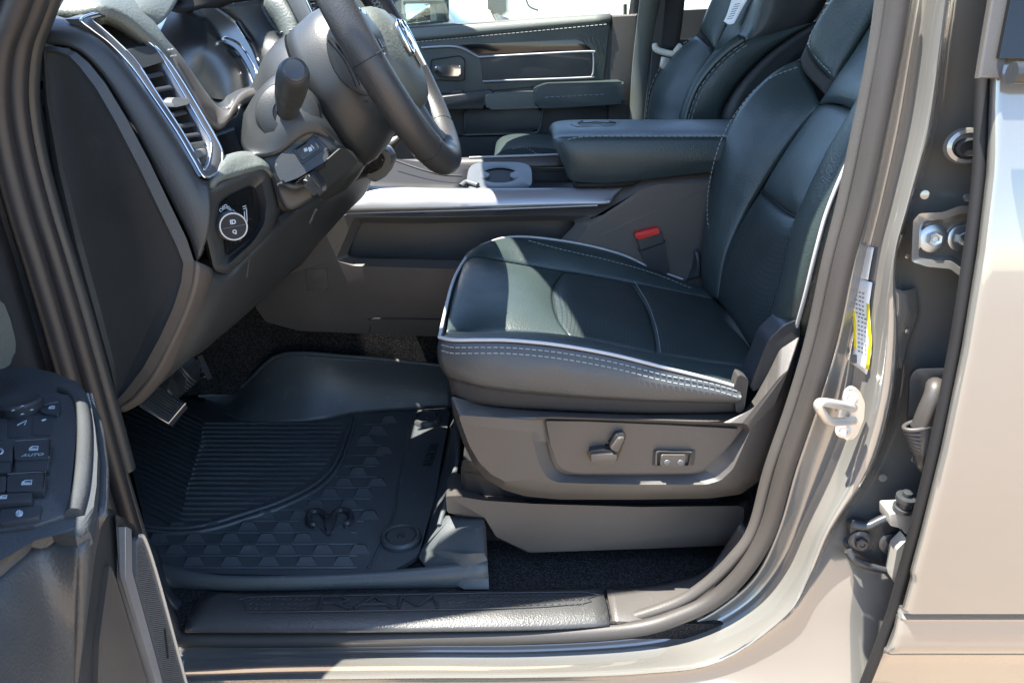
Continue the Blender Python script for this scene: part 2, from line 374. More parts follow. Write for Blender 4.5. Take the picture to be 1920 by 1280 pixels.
# inner flange between the seal and the cab (dark)
A2 = [(p[0] - 70, p[1] - (0 if p[0] > 1450 else 45), 1.0) for p in A]
# rubber seal: lip and bulb
S = [(1692, -60, .90), (1671, 80, .90), (1641, 240, .90), (1611, 380, .90), (1582, 490, .90), (1548, 640, .90), (1512, 760, .90), (1471, 880, .90), (1440, 990, .90), (1400, 1062, .90), (1345, 1118, .90), (1280, 1152, .90), (1185, 1179, .90), (1000, 1191, .90), (770, 1194, .90), (500, 1198, .90), (320, 1196, .90)]
tube('door_seal', S, .0125, M['seal'], cab, n=12, k=6)
S2 = [(1664, -60, .915), (1645, 80, .915), (1613, 240, .915), (1583, 380, .915), (1555, 490, .915), (1522, 640, .915), (1486, 760, .915), (1444, 880, .915), (1414, 990, .915), (1376, 1045, .915), (1325, 1094, .915), (1268, 1130, .915), (1180, 1160, .92)]
tube('seal_lip', S2, .0095, M['plastic2'], cab, n=10, k=6)
# front edge of the doorway: stacked seals and flange, shade painted in by darker materials
FS = [(90, -60, .90), (60, 20, .90), (36, 90, .90), (30, 180, .90), (44, 280, .90), (72, 390, .90), (100, 480, .90), (136, 600, .90), (176, 740, .90), (214, 880, .90), (262, 1040, .90), (300, 1130, .90), (330, 1190, .90)]
tube('door_seal', FS, .0125, M['sealshade'], cab, n=12, k=6)
tube('seal_lip', [(p[0] + 24, p[1], .925) for p in FS[:-3]], .012, M['plastic'], cab, n=10, k=6)
tube('door_seal', [(p[0] - 36, p[1] + 6, .885) for p in FS], .014, M['sealshade'], cab, n=12, k=6)
loft('hinge_pillar_flange', [[(p[0] - 36, p[1], .90) for p in FS], [(p[0] - 75, p[1], .90) for p in FS], [(p[0] - 110, p[1], .86) for p in FS], [(p[0] - 200, p[1], .85) for p in FS]], M['smooth'], cab, k=4, solid=.004)  # dark plastic stands in for the shade on this flange
slab('pillar_trim', [(-40, -60), (118, -60), (96, -10), (70, 40), (60, 66), (40, 70), (10, 60), (-40, 60)], .915, .03, M['grey'], cab, .01)
# kick panel below the dash, in the front corner of the footwell
coons('kick_panel', [(150, 560, .935), (190, 700, .935), (240, 880, .935), (290, 1050, .935)], [(192, 690, .97), (205, 770, .97), (235, 880, .97), (268, 1005, .97)], M['plastic2'], cab, nu=20, nv=8, disp=puff(.01, 4), solid=.01)
coons('kick_panel', [(268, 1003, .93), (285, 1060, .93), (310, 1110, .93), (345, 1160, .93)], [(296, 1030, 1.0), (310, 1085, .98), (335, 1120, .96), (360, 1125, .95)], M['smooth'], cab, nu=12, nv=8, solid=.01)

# sill: scuff plate with the raised lettering
SP = [(350, 1162), (372, 1128), (480, 1122), (800, 1115), (1128, 1106), (1134, 1128), (1142, 1172), (1000, 1180), (700, 1184), (350, 1184)]
hS = -.838
def sillp(px, py):
    if py > 1140: return pz(px, py, hS - (py - 1140) / 44 * .012)
    return pz(px, py, hS)
coons('scuff_plate', [sillp(*p) for p in [(346, 1184), (500, 1185), (700, 1184), (1000, 1180), (1143, 1173)]], [sillp(*p) for p in [(392, 1108), (480, 1112), (700, 1110), (1000, 1105), (1128, 1102)]], M['sill'], cab,
      L=[sillp(346, 1184), sillp(352, 1160), sillp(372, 1130), sillp(392, 1108)], Rr=[sillp(1143, 1173), sillp(1140, 1150), sillp(1134, 1125), sillp(1128, 1102)], nu=30, nv=14, disp=lambda u, v: .004 * math.sin(math.pi * min(1, v * 1.15)) ** .6, solid=.01)
coons('sill_trim', [pz(1150, 1176, -.85), pz(1200, 1176, -.85), pz(1262, 1158, -.85), pz(1290, 1140, -.85)], [pz(1136, 1102, hS), pz(1200, 1100, hS), pz(1300, 1080, hS), pz(1345, 1050, hS)], M['plastic2'], cab, nu=16, nv=8, disp=lambda u, v: .006 * math.sin(math.pi * v) ** .5, solid=.01)
coons('sill_trim', [pz(1295, 1140, -.85), pz(1330, 1112, -.84), pz(1372, 1060, -.8), pz(1402, 1000, -.73)], [pz(1292, 1112, hS), pz(1325, 1080, -.82), pz(1352, 1035, -.79), pz(1385, 985, -.72)], M['plastic2'], cab, nu=16, nv=6, solid=.01)
pb = lambda a, b: pz(a, b, hS + .0042)
# lettering field on the plate and rows of tread marks
mb = MB(); mb2 = MB()
for r in range(3):
    for i in range(17):
        X = 880 + i * 13 - r * 2; Yp = 1118 + r * 9 - i * .15
        if 458 < X: mb.add(tubemesh([pb(X, Yp), pb(X + 5, Yp - 3), pb(X + 10, Yp)], .0006, 5))
    for i in range(10):
        X = 470 + i * 12 - r * 2; Yp = 1124 + r * 9; mb2.add(tubemesh([pb(X, Yp), pb(X + 5, Yp - 3), pb(X + 9, Yp)], .0006, 5))
mb.build('tread_stripes', M['sill'], cab); mb2.build('tread_stripes', M['sill'], cab)
tube('plate_border', [pb(462, 1146), pb(458, 1130), pb(468, 1119), pb(700, 1115), pb(1095, 1109), pb(1102, 1122), pb(1092, 1131), pb(900, 1141), pb(470, 1147)], .0008, M['smooth'], cab, n=6, k=2)
mb = MB()
for q in ([(598, 1141), (604, 1118), (640, 1117), (654, 1123), (642, 1129), (606, 1130)], [(628, 1130), (657, 1140)], [(664, 1140), (702, 1117), (737, 1139)], [(680, 1132), (724, 1132)], [(746, 1139), (753, 1116), (782, 1134), (813, 1115), (820, 1138)]):
    P = [pb(a, b) + Vector((0, 0, .0006)) for a, b in q]
    for a, b in zip(P, P[1:]): mb.add(tubemesh([a, b], .0034, 6, up=Vector((0, 0, 1)), flat=.55))
mb.build('lettering', M['smooth'], cab, 30)

# seat riser on the floor
def Yr(px, py): return 1.035
rings('seat_riser', [([(836, 900), (852, 884), (905, 905), (1000, 925), (1200, 930), (1385, 925), (1412, 930), (1412, 1000), (1390, 1023), (1200, 1030), (990, 1037), (925, 1008), (905, 985), (840, 962)], 1.14),
      ([(836, 930), (856, 930), (908, 938), (1000, 944), (1200, 950), (1385, 948), (1395, 952), (1393, 990), (1385, 1020), (1200, 1028), (992, 1035), (930, 1005), (908, 968), (838, 960)], 1.03)], M['plastic2'], cab, r=5, smooth=50)
block('seat_riser_core', (-.05, 1.10, FL), (.42, 1.45, -.66), M['black'], cab)
# belt hanging beside the pillar
loft('belt_webbing', [[(1442, 830, 1.0), (1420, 930, 1.0), (1398, 985, 1.01), (1386, 1010, 1.02)], [(1458, 822, .985), (1440, 905, .985), (1418, 975, .995), (1398, 1018, 1.01)]], M['brown'], cab, k=4, solid=.002)

# bits on the painted pillar --------------------------------------------------
def bolt(o, ax, r, parent, m=None, washer=True):
    m = m or M['zinc']
    b = MB()
    if washer: b.add(lathemesh([(r * 1.9, 0), (r * 1.9, r * .25), (r * 1.7, r * .35), (r * 1.3, r * .4)], o, ax, 20))
    b.add(lathemesh([(r, r * .3), (r, r * 1.1), (r * .85, r * 1.25), (r * .5, r * 1.2), (r * .4, r * 1.0)], o, ax, 6))
    return b.build('bolt', m, parent, 30)
# door striker: plate, loop, two screws
nS = Vector((-.18, -.96, .22)).normalized()
stp = slab('door_striker', [(1585, 735), (1598, 725), (1612, 732), (1622, 755), (1620, 785), (1608, 815), (1595, 828), (1582, 822), (1570, 805), (1578, 770)], .868, .006, M['striker'], cab, .003, r=6)
tube('striker_loop', [(1600, 765, .864), (1570, 758, .835), (1541, 754, .815), (1534, 760, .812), (1540, 772, .815), (1558, 790, .83), (1600, 788, .862)], .0058, M['striker'], stp, n=10, k=6)
lathe('screw', [(.010, 0), (.010, .003), (.006, .005), (.004, .003)], (1594, 746, .864), nS, M['striker'], stp, 16)
lathe('screw', [(.010, 0), (.010, .003), (.006, .005), (.004, .003)], (1580, 806, .864), nS, M['striker'], stp, 16)
# oval rubber plug in its dished collar
lathe('plug_collar', [(.026, 0), (.024, .006), (.019, .007), (.016, .003)], (1812, 274, .885), (-.1, -1, .1), M['paint'], cab, 28, sq=.8, ref=(0, 0, 1))
lathe('rubber_plug', [(.0155, 0), (.0155, .007), (.012, .009), (.0115, .007)], (1814, 277, .882), (-.1, -1, .1), M['black'], cab, 28, sq=.72, ref=(0, 0, 1))
# upper hinge: bent steel leaf with two bolts
uh = rings('door_hinge', [([(1712, 494), (1714, 418), (1726, 404), (1768, 402), (1800, 390), (1845, 388), (1845, 508), (1800, 514), (1782, 500), (1740, 497)], .888),
      ([(1709, 490), (1712, 414), (1724, 400), (1767, 398), (1800, 386), (1850, 386), (1850, 512), (1800, 518), (1782, 504), (1738, 500)], .868),
      ([(1722, 482), (1724, 424), (1734, 412), (1770, 411), (1804, 400), (1845, 398), (1845, 500), (1802, 504), (1784, 490), (1742, 487)], .87),
      ([(1728, 474), (1730, 430), (1738, 418), (1772, 418), (1806, 408), (1845, 406), (1845, 490), (1804, 492), (1786, 480), (1744, 478)], .884)], M['paint'], cab, r=5)
bolt(V((1748, 447, .880)), (-.1, -1, .15), .0088, uh); bolt(V((1803, 446, .880)), (-.1, -1, .15), .0088, uh)
# lower hinge
lh = slab('door_hinge', [(1592, 985), (1604, 978), (1640, 985), (1668, 970), (1700, 975), (1700, 1062), (1670, 1070), (1640, 1062), (1614, 1050), (1590, 1038), (1586, 1022), (1598, 1015)], .865, .012, M['smooth'], cab, .004, r=8)
tube('hinge_flange', [(1598, 982, .855), (1625, 986, .85), (1650, 975, .85), (1672, 966, .85)], .006, M['smooth'], lh, n=8)
tube('hinge_flange', [(1590, 1032, .855), (1604, 1050, .85), (1640, 1063, .848), (1672, 1070, .85)], .006, M['smooth'], lh, n=8)
bolt(V((1613, 1014, .862)), (-.15, -1, .1), .0088, lh, M['smooth']); bolt(V((1671, 1019, .862)), (-.15, -1, .1), .0088, lh, M['smooth'])
lathe('hinge_pin', [(.013, 0), (.013, .006), (.010, .007), (.010, .016), (.013, .017), (.013, .023), (.006, .024), (.006, .03), (.003, .031)], (1692, 955, .84), (0, -.1, 1), M['smooth'], lh, 20)
slab('hinge_knuckle', [(1668, 962), (1712, 960), (1712, 1002), (1698, 1002), (1690, 990), (1668, 985)], .835, .03, M['striker'], lh, .005, r=4)
slab('hinge_knuckle', [(1682, 1030), (1702, 1010), (1702, 1080), (1686, 1105), (1672, 1085)], .83, .02, M['striker'], lh, .005, r=3)
# wiring boot: base plate, elbow and bellows
wb = rings('wiring_boot', [([(1700, 790), (1704, 700), (1716, 688), (1790, 686), (1790, 790), (1722, 806)], .89), ([(1703, 786), (1707, 706), (1718, 692), (1790, 690), (1790, 786), (1722, 800)], .872), ([(1722, 780), (1724, 712), (1732, 700), (1790, 698), (1790, 778), (1732, 788)], .870)], M['smooth'], cab, r=8)
tube('elbow', [(1752, 730, .87), (1754, 724, .845), (1750, 742, .835), (1738, 770, .832), (1726, 800, .832)], .0115, M['seal'], wb, n=14)
for i in range(8):
    a = Vector(V((1722 + i * 1.6, 797 + i * 9, .832))); rr = .0155 if i % 1 == 0 else .012
    P = [a + Vector((math.cos(t) * .017, math.sin(t) * .010, -math.cos(t) * .004 * (i - 2) * .6)) for t in [k * math.pi / 8 for k in range(16)]]
    tube('bellows_ring', P, .0030, M['seal'], wb, n=8, closed=True, straight=True)
tube('bellows_core', [(1728, 795, .832), (1733, 860, .832), (1750, 880, .85)], .013, M['smooth'], wb, n=12)
# embossed beads in the recess
tube('bead', [(1660, 528, .885), (1668, 480, .882), (1682, 438, .884)], .007, M['paint'], cab, n=10)
coons('gusset', [(1662, 640, .874), (1675, 660, .885), (1692, 695, .905)], [(1668, 535, .872), (1694, 545, .885), (1718, 540, .912)], M['paint'], cab, Rr=[(1692, 695, .905), (1705, 640, .908), (1722, 592, .91), (1718, 540, .912)], nu=14, nv=14, solid=.003, smooth=180)
for (a, b, r) in ((1733, 365, .006), (1814, 370, .005), (1720, 860, .008), (1655, 895, .006), (1700, 480, .003), (1700, 620, .003)):
    lathe('spot_weld', [(r, 0), (r * .9, .002), (r * .5, .0022)], (a, b, .893 if b < 800 else .884), (-.1, -1, .1), M['paint'], cab, 14)

# stickers on the pillar face: laid on the body between its rails
def face_pt(px, py): # on the pillar face, just proud of it
    for i in range(len(B) - 1):
        if B[i][1] <= py <= B[i + 1][1]:
            t = (py - B[i][1]) / (B[i + 1][1] - B[i][1]); bx = B[i][0] * (1 - t) + B[i + 1][0] * t; cx = Cc[i][0] * (1 - t) + Cc[i + 1][0] * t
            s = (px - bx) / (cx - bx); return pix(px, py, .913 - .05 * s - .0045)
    return pix(px, py, .88)
def sticker(name, B_, T_, m, parent, nv=14, lift=0):
    G = []
    for i in range(nv):
        t = i / (nv - 1); a = crvp(B_, t); b = crvp(T_, t); G.append([face_pt(a[0] * (1 - s / 5) + b[0] * s / 5, a[1] * (1 - s / 5) + b[1] * s / 5) + Vector((0, -lift, 0)) for s in range(6)])
    return grid(name, G, m, parent, .0006)
def crvp(ps, t):
    k = t * (len(ps) - 1); i = min(int(k), len(ps) - 2); f = k - i; return (ps[i][0] * (1 - f) + ps[i + 1][0] * f, ps[i][1] * (1 - f) + ps[i + 1][1] * f)
s1 = sticker('sticker', [(1614, 459), (1608, 490), (1603, 520)], [(1638, 464), (1632, 495), (1627, 525)], M['white'], None)
tag(s1, 'small blank white sticker on the door pillar, above the yellow edged one', 'sticker')
s2 = sticker('sticker', [(1597, 517), (1594, 560), (1600, 610), (1601, 650), (1595, 680)], [(1635, 530), (1629, 570), (1633, 620), (1634, 660), (1625, 702)], M['white'], None)
tag(s2, 'long white tyre label with yellow edges and tiny print on the door pillar', 'sticker')
sticker('yellow_edge', [(1596, 523), (1594, 560), (1599, 600), (1600, 652)], [(1600, 524), (1598, 560), (1604, 600), (1605, 653)], M['yellow'], s2, lift=.0012)
sticker('yellow_edge', [(1624, 568), (1624, 600), (1628, 640), (1622, 690)], [(1629, 570), (1630, 600), (1634, 640), (1628, 692)], M['yellow'], s2, lift=.0012)
mb = MB()
for i in range(15):
    y = 545 + i * 8; x0 = 1604 + (4 if y > 590 else 0); 
    for q in range(3):
        p0 = face_pt(x0 + q * 6, y + q * 2) + Vector((0, -.0014, 0)); p1 = face_pt(x0 + q * 6 + random.uniform(2, 4), y + 1 + q * 2) + Vector((0, -.0014, 0)); mb.add(tubemesh([p0, p1], .0007, 4))
mb.build('fine_print', M['darkink'], s2)
lathe('tyre_symbol', [(.006, 0), (.006, .0008)], face_pt(1603, 672) + Vector((0, -.0012, 0)), (-.4, -1, .1), M['darkink'], s2, 16)

# ================================================================ rear door (outer skin)
rd = thing('truck_door', 'closed rear truck door, glossy greige outer skin with belt moulding and tinted glass', 'truck door', (.9, .8, .5))
e0 = [(1905, -40), (1876, 130), (1866, 330), (1848, 480), (1819, 660), (1780, 850), (1740, 1010), (1704, 1140), (1684, 1200), (1644, 1300), (1604, 1400)]
def skin(px, py):
    hh = (ray(px, py).z / ray(px, py).y) * .78
    y = .782
    if hh > -.62: y += max(0, hh + .62) ** 2 * .20
    if hh < -.66: y += .004
    return pix(px, py, y)
prof = []
G = []
def crease(h):
    for a, b, ya, yb in ((-.728, -.733, 0, .007), (-.733, -.757, .007, .003), (-.757, -.795, .003, .002), (-.795, -.80, .002, .010), (-.80, -.83, .010, .012)):
        if b <= h <= a: return ya + (yb - ya) * (a - h) / (a - b)
    return 0 if h > -.72 else .012
for i in range(160):
    t = i / 159; a = crvp(e0, t); p = skin(a[0], a[1]); hh = p.z - CAM.z; row = []
    x0 = p.x
    for j, dx in enumerate((-.004, -.003, .0, .004, .01, .1, .3, .6, .95)):
        y = .782 + max(0, hh + .62) ** 2 * .20 + crease(hh) + (.012 if j == 0 else .004 if j == 1 else .001 if j == 2 else 0) + (max(0, -.78 - hh) * .25)
        row.append(Vector((x0 + dx, y, p.z)))
    G.append(row)
grid('door_skin', G, M['paint'], rd, .006, 60)
tube('edge_seal', [skin(a[0] - 5, a[1]) + Vector((-.002, .022, 0)) for a in e0], .0075, M['black'], rd, n=10, k=5)
z1 = skin(1872, 128).z
tube('belt_moulding', [Vector((.512, .812, z1 - .003)), Vector((1.4, .812, z1 + .004))], .011, M['smooth'], rd, n=12)
slabv('window', [Vector((.51, .835, z1 + .01)), Vector((1.4, .835, z1 + .01)), Vector((1.4, .93, z1 + .45)), Vector((.55, .93, z1 + .45))], Vector((0, .006, 0)), M['gloss'], rd, .001)
slabv('window_frame', [Vector((.496, .84, z1 - .01)), Vector((.520, .838, z1 - .01)), Vector((.550, .93, z1 + .45)), Vector((.525, .94, z1 + .45))], Vector((0, .008, 0)), M['plastic2'], rd, .003)
block('inner_panel', (.62, .86, -.8), (1.6, .9, -.02), M['plastic'], rd, .02)
# ================================================================ seats
Nn = [(824, 632, 1.0), (850, 637, .985), (900, 637, .98), (960, 638, .98), (1050, 647, .98), (1150, 665, .98), (1250, 690, .98), (1330, 710, .98), (1385, 726, .98)]
Fr = [(824, 632, 1.0), (832, 595, 1.08), (845, 540, 1.19), (858, 508, 1.28), (874, 484, 1.36), (900, 462, 1.43)]
Fa = [(900, 462, 1.43), (940, 448, 1.47), (985, 445, 1.48), (1050, 452, 1.48), (1110, 463, 1.48), (1170, 480, 1.48), (1220, 503, 1.48), (1280, 525, 1.48), (1330, 545, 1.46)]
RN = [(838, 622, 1.04), (900, 624, 1.08), (970, 624, 1.085), (1068, 630, 1.09), (1180, 655, 1.09), (1300, 675, 1.09), (1430, 692, 1.08)]
RF = [(864, 496, 1.33), (885, 484, 1.36), (910, 484, 1.385), (952, 493, 1.40), (1050, 510, 1.40), (1180, 530, 1.40), (1260, 545, 1.40), (1345, 562, 1.39)]
seat = thing('car_seat', 'driver seat in black leather with pale grey piping, power switches on its charcoal side shield', 'car seat', (.15, 1.22, .72), 'front seats')
Lt, L2 = M['leather'], M['leather2']
cush = coons('cushion_bolster', Nn, RN, Lt, seat, nu=40, nv=8, disp=puff(.006, 8, 2.5), solid=.03)
coons('cushion_bolster', RF, Fa, Lt, seat, L=[(864, 496, 1.33), (880, 478, 1.39), (900, 462, 1.43)], nu=40, nv=12, disp=lambda u, v: .016 * math.sin(math.pi * v) ** .8 * (.4 + .6 * math.sin(math.pi * min(1, u * 1.1 + .05))), solid=.03)
arc1 = [(1068, 630, 1.09), (1048, 604, 1.13), (1037, 572, 1.2), (1038, 540, 1.28), (1058, 511, 1.40)]
arc2 = [(1232, 664, 1.09), (1226, 625, 1.16), (1212, 580, 1.26), (1195, 550, 1.33), (1182, 530, 1.40)]
coons('cushion_panel', [(838, 622, 1.04), (900, 624, 1.08), (970, 624, 1.085), (1068, 630, 1.09)], [(864, 496, 1.33), (885, 484, 1.36), (910, 484, 1.385), (952, 493, 1.40), (1058, 511, 1.40)], Lt, seat,
      L=[(838, 622, 1.04), (842, 590, 1.10), (849, 545, 1.2), (864, 496, 1.33)], Rr=arc1, nu=36, nv=30, disp=lambda u, v: .016 * (1 - (2 * v - 1) ** 4) * (1 - u ** 6) * (1 - (1 - u) ** 5), solid=.03)
coons('cushion_panel', [(1070, 631, 1.09), (1150, 648, 1.09), (1231, 664, 1.09)], [(1060, 512, 1.40), (1120, 521, 1.40), (1180, 530, 1.40)], L2, seat, L=arc1, Rr=arc2, nu=30, nv=30, disp=puff(.012, 5, 4), solid=.03)
coons('cushion_panel', [(1234, 665, 1.09), (1320, 678, 1.09), (1430, 692, 1.08)], [(1184, 531, 1.40), (1260, 545, 1.40), (1345, 562, 1.39)], L2, seat, L=arc2, Rr=[(1430, 692, 1.08), (1410, 655, 1.16), (1380, 605, 1.3), (1345, 562, 1.39)], nu=30, nv=30, disp=puff(.010, 6, 4), solid=.03)
stitch('stitching', [(p[0] + 6, p[1], p[2] - .006) for p in arc2], M['thread'], seat, rad=.0007, off=Vector((0, 0, .004)))
tube('seam', [(p[0] - 14, p[1], p[2]) for p in arc2], .0022, M['leather'], seat, n=6, k=5)
stitch('stitching', [V(p) + Vector((0, -.03, .018)) for p in [(990, 460, 1.47), (1050, 476, 1.46), (1140, 497, 1.46), (1220, 520, 1.46), (1290, 548, 1.45)]], M['thread'], seat, rad=.0007)
# sides, piping, band
Sb = [(839, 707, 1.0), (907, 726, .975), (1033, 741, .972), (1202, 751, .972), (1384, 756, .975)]
coons('cushion_side', Sb, Nn, M['hide'], seat, nu=40, nv=12, disp=lambda u, v: .012 * math.sin(math.pi * v) ** .8, solid=.02)
Sc = [(848, 742, 1.0), (900, 757, .985), (1000, 766, .98), (1200, 774, .98), (1390, 773, .985)]
coons('fabric_band', Sc, [(p[0], p[1] - 1, p[2] + .003) for p in Sb], M['fabric'], seat, nu=30, nv=5, solid=.02)
coons('cushion_front', [(852, 745, 1.0), (858, 690, 1.15), (872, 640, 1.3), (902, 600, 1.42)], [p for p in Fr], M['hide'], seat, nu=20, nv=10, disp=lambda u, v: .002 * math.sin(math.pi * v), solid=.0005)
tube('piping', [(p[0], p[1], p[2] - .003) for p in Nn], .0027, M['pipe'], seat, n=8)
tube('piping', [(p[0], p[1], p[2] - .002) for p in Fr], .0027, M['pipe'], seat, n=8)
tube('piping', [(p[0], p[1] - 1, p[2]) for p in Fa[:-1]], .0027, M['pipe'], seat, n=8)
for k, d in ((14, 0), (25, 1)):
    stitch('stitching', [(p[0] + (4 if i == 0 else 0), p[1] + k - (6 if i > 6 else 0), p[2] - .0105 - .005 * d) for i, p in enumerate(Nn)], M['thread'], seat, rad=.0009, ln=.006, gap=.003)
slab('end_tab', [(1376, 728), (1384, 702), (1392, 704), (1404, 712), (1395, 770), (1384, 775), (1380, 772)], .972, .02, M['fabric'], seat, .004, r=4)
# side shield with its recessed switch field
o_ = [(845, 742), (850, 775), (868, 830), (888, 870), (910, 897), (945, 918), (985, 930), (1050, 936), (1200, 936), (1330, 934), (1390, 926), (1425, 900), (1450, 840), (1478, 735), (1500, 630), (1462, 655), (1440, 700), (1415, 745), (1392, 774), (1200, 774), (1000, 766), (900, 757)]
i1 = [(860, 778), (864, 792), (880, 835), (898, 866), (920, 888), (952, 905), (990, 916), (1050, 921), (1200, 921), (1325, 919), (1378, 911), (1404, 888), (1428, 838), (1452, 760), (1480, 690), (1458, 710), (1435, 752), (1412, 782), (1396, 792), (1200, 788), (1012, 784), (930, 782)]
r1 = [(992, 790), (995, 805), (1000, 830), (1008, 862), (1018, 885), (1030, 898), (1045, 904), (1090, 906), (1200, 908), (1325, 908), (1352, 900), (1375, 878), (1392, 840), (1406, 808), (1402, 797), (1394, 793), (1364, 792), (1330, 791), (1300, 790), (1190, 786), (1034, 781), (1008, 782)]
r2 = [(1022, 786), (1023, 800), (1027, 830), (1035, 862), (1043, 878), (1053, 886), (1066, 889), (1100, 890), (1200, 890), (1300, 888), (1318, 884), (1336, 868), (1372, 830), (1392, 803), (1389, 800), (1374, 800), (1340, 798), (1310, 797), (1270, 796), (1190, 793), (1060, 787), (1035, 786)]
rings('side_shield', [([(p[0], p[1]) for p in o_], 1.05), (o_, .99), (i1, .962), (r1, .959), (r2, .976)], M['plastic2'], seat, r=7, smooth=40)
sw = slab('switch_panel', [(1024, 789), (1100, 790), (1240, 796), (1385, 804), (1366, 832), (1333, 866), (1314, 882), (1290, 886), (1080, 887), (1058, 882), (1044, 868), (1033, 835)], .968, .02, M['plastic2'], seat, .0016, r=[2, 0, 0, 3, 4, 5, 8, 6, 8, 8, 6, 4])
slab('switch_well', [(1100, 850), (1104, 842), (1130, 838), (1152, 812), (1160, 808), (1172, 810), (1174, 820), (1158, 862), (1152, 868), (1108, 866)], .9672, .003, M['gloss'], sw, .001, r=4)
slab('seat_switch', [(1108, 853), (1156, 852), (1157, 858), (1152, 869), (1110, 869)], .950, .018, M['plastic2'], sw, .003, r=3)
slab('seat_switch', [(1106, 845), (1130, 841), (1156, 848), (1157, 855), (1106, 855)], .956, .012, M['plastic'], sw, .002, r=3)
slab('recline_switch', [(1145, 842), (1160, 821), (1171, 821), (1158, 848)], .950, .018, M['plastic2'], sw, .003, r=3)
slab('recline_switch', [(1142, 836), (1154, 815), (1170, 812), (1172, 822), (1160, 822), (1146, 843)], .956, .01, M['plastic'], sw, .002, r=3)
lw = rings('lumbar_switch', [([(1224, 843), (1232, 841), (1260, 843), (1298, 842), (1305, 843), (1302, 872), (1262, 874), (1222, 872)], .9685), ([(1232, 847), (1236, 846), (1260, 847), (1292, 847), (1296, 848), (1292, 872), (1262, 873), (1232, 872)], .960), ([(1234, 852), (1237, 851), (1260, 851), (1288, 851), (1290, 853), (1288, 872), (1262, 873), (1234, 872)], .966)], M['plastic2'], sw, r=2)
slab('lumbar_rocker', [(1240, 853), (1286, 853), (1283, 875), (1238, 875)], .957, .014, M['plastic2'], lw, .003, r=3)
lathe('rocker_dot', [(.005, 0), (.0045, .001), (.002, .0015)], (1251, 867, .9565), (0, -1, 0), M['grey'], lw, 14); lathe('rocker_dot', [(.005, 0), (.0045, .001), (.002, .0015)], (1276, 867, .9565), (0, -1, 0), M['grey'], lw, 14)
# runner under the seat front
block('seat_runner', (-.085, 1.06, -.74), (.35, 1.09, -.66), M['black'], seat, .006)
slab('runner_foot', [(868, 860), (905, 868), (915, 890), (880, 892), (866, 880)], 1.06, .05, M['black'], seat, .006, r=4)

# backrest
FE = [(1318, 548, 1.45), (1318, 500, 1.47), (1323, 430, 1.48), (1332, 350, 1.48), (1352, 275, 1.48), (1387, 203, 1.48), (1432, 150, 1.48), (1470, 122, 1.48), (1500, 110, 1.47)]
CF = [(1345, 562, 1.36), (1362, 480, 1.37), (1395, 410, 1.38), (1430, 349, 1.38), (1480, 275, 1.38), (1536, 196, 1.38)]
CN = [(1428, 668, 1.12), (1455, 590, 1.1), (1475, 520, 1.1), (1490, 450, 1.1), (1515, 390, 1.1), (1545, 335, 1.1), (1582, 288, 1.1), (1625, 225, 1.1)]
NE = [(1490, 625, 1.01), (1508, 560, .99), (1530, 470, .98), (1553, 390, .98), (1595, 290, .98), (1640, 190, .98), (1690, 80, .99)]
coons('back_bolster', FE, CF, Lt, seat, L=[(1318, 548, 1.45), (1330, 558, 1.41), (1345, 562, 1.36)], Rr=[(1500, 112, 1.47), (1512, 140, 1.45), (1528, 172, 1.41), (1536, 196, 1.38)], nu=40, nv=18, disp=lambda u, v: .022 * math.sin(math.pi * min(1, v * 1.0)) ** .7 * (1 - abs(2 * u - 1) ** 6), solid=.03)
mid = [(1427, 358, 1.38), (1450, 376, 1.29), (1475, 397, 1.18), (1505, 412, 1.1)]
low = [(1345, 562, 1.36), (1375, 600, 1.26), (1405, 645, 1.17), (1428, 668, 1.12)]
coons('back_panel', [(1345, 562, 1.36), (1362, 480, 1.37), (1395, 410, 1.38), (1427, 358, 1.38)], [(1428, 668, 1.12), (1455, 590, 1.1), (1475, 520, 1.1), (1490, 450, 1.1), (1505, 412, 1.1)], L2, seat, L=low, Rr=mid, nu=30, nv=24, disp=puff(.014, 8, 4), solid=.03)
top = [(1536, 197, 1.38), (1562, 196, 1.3), (1595, 205, 1.2), (1632, 222, 1.1)]
coons('back_panel', [(1428, 357, 1.38), (1480, 275, 1.38), (1536, 197, 1.38)], [(1506, 410, 1.1), (1545, 335, 1.1), (1582, 288, 1.1), (1632, 222, 1.1)], Lt, seat, L=mid, Rr=top, nu=30, nv=24, disp=puff(.014, 8, 4), solid=.03)
coons('back_bolster', CN, NE, Lt, seat, nu=36, nv=12, disp=lambda u, v: .02 * math.sin(math.pi * v) ** .7, solid=.03)
coons('back_side', NE, [V(p) + Vector((.10, .0, -.02)) for p in NE], Lt, seat, nu=24, nv=5, solid=.01)
tube('piping', [(p[0], p[1], p[2] - .003) for p in NE], .003, M['pipe'], seat, n=8)
tube('seam', [(p[0], p[1], p[2] - .002) for p in mid], .002, M['black'], seat, n=6)
Sst = [(1372, 575, 1.405), (1356, 520, 1.425), (1346, 465, 1.44), (1336, 415, 1.445), (1341, 345, 1.445), (1366, 262, 1.44), (1412, 192, 1.44), (1455, 156, 1.44), (1506, 136, 1.44)]
stitch('stitching', [V(p) + Vector((-.014, -.012, .010)) for p in Sst[1:]], M['thread'], seat, rad=.0009)
stitch('stitching', [V(p) + Vector((-.012, -.004, .006)) for p in CN[1:-1]], M['leather'], seat, rad=.0009)
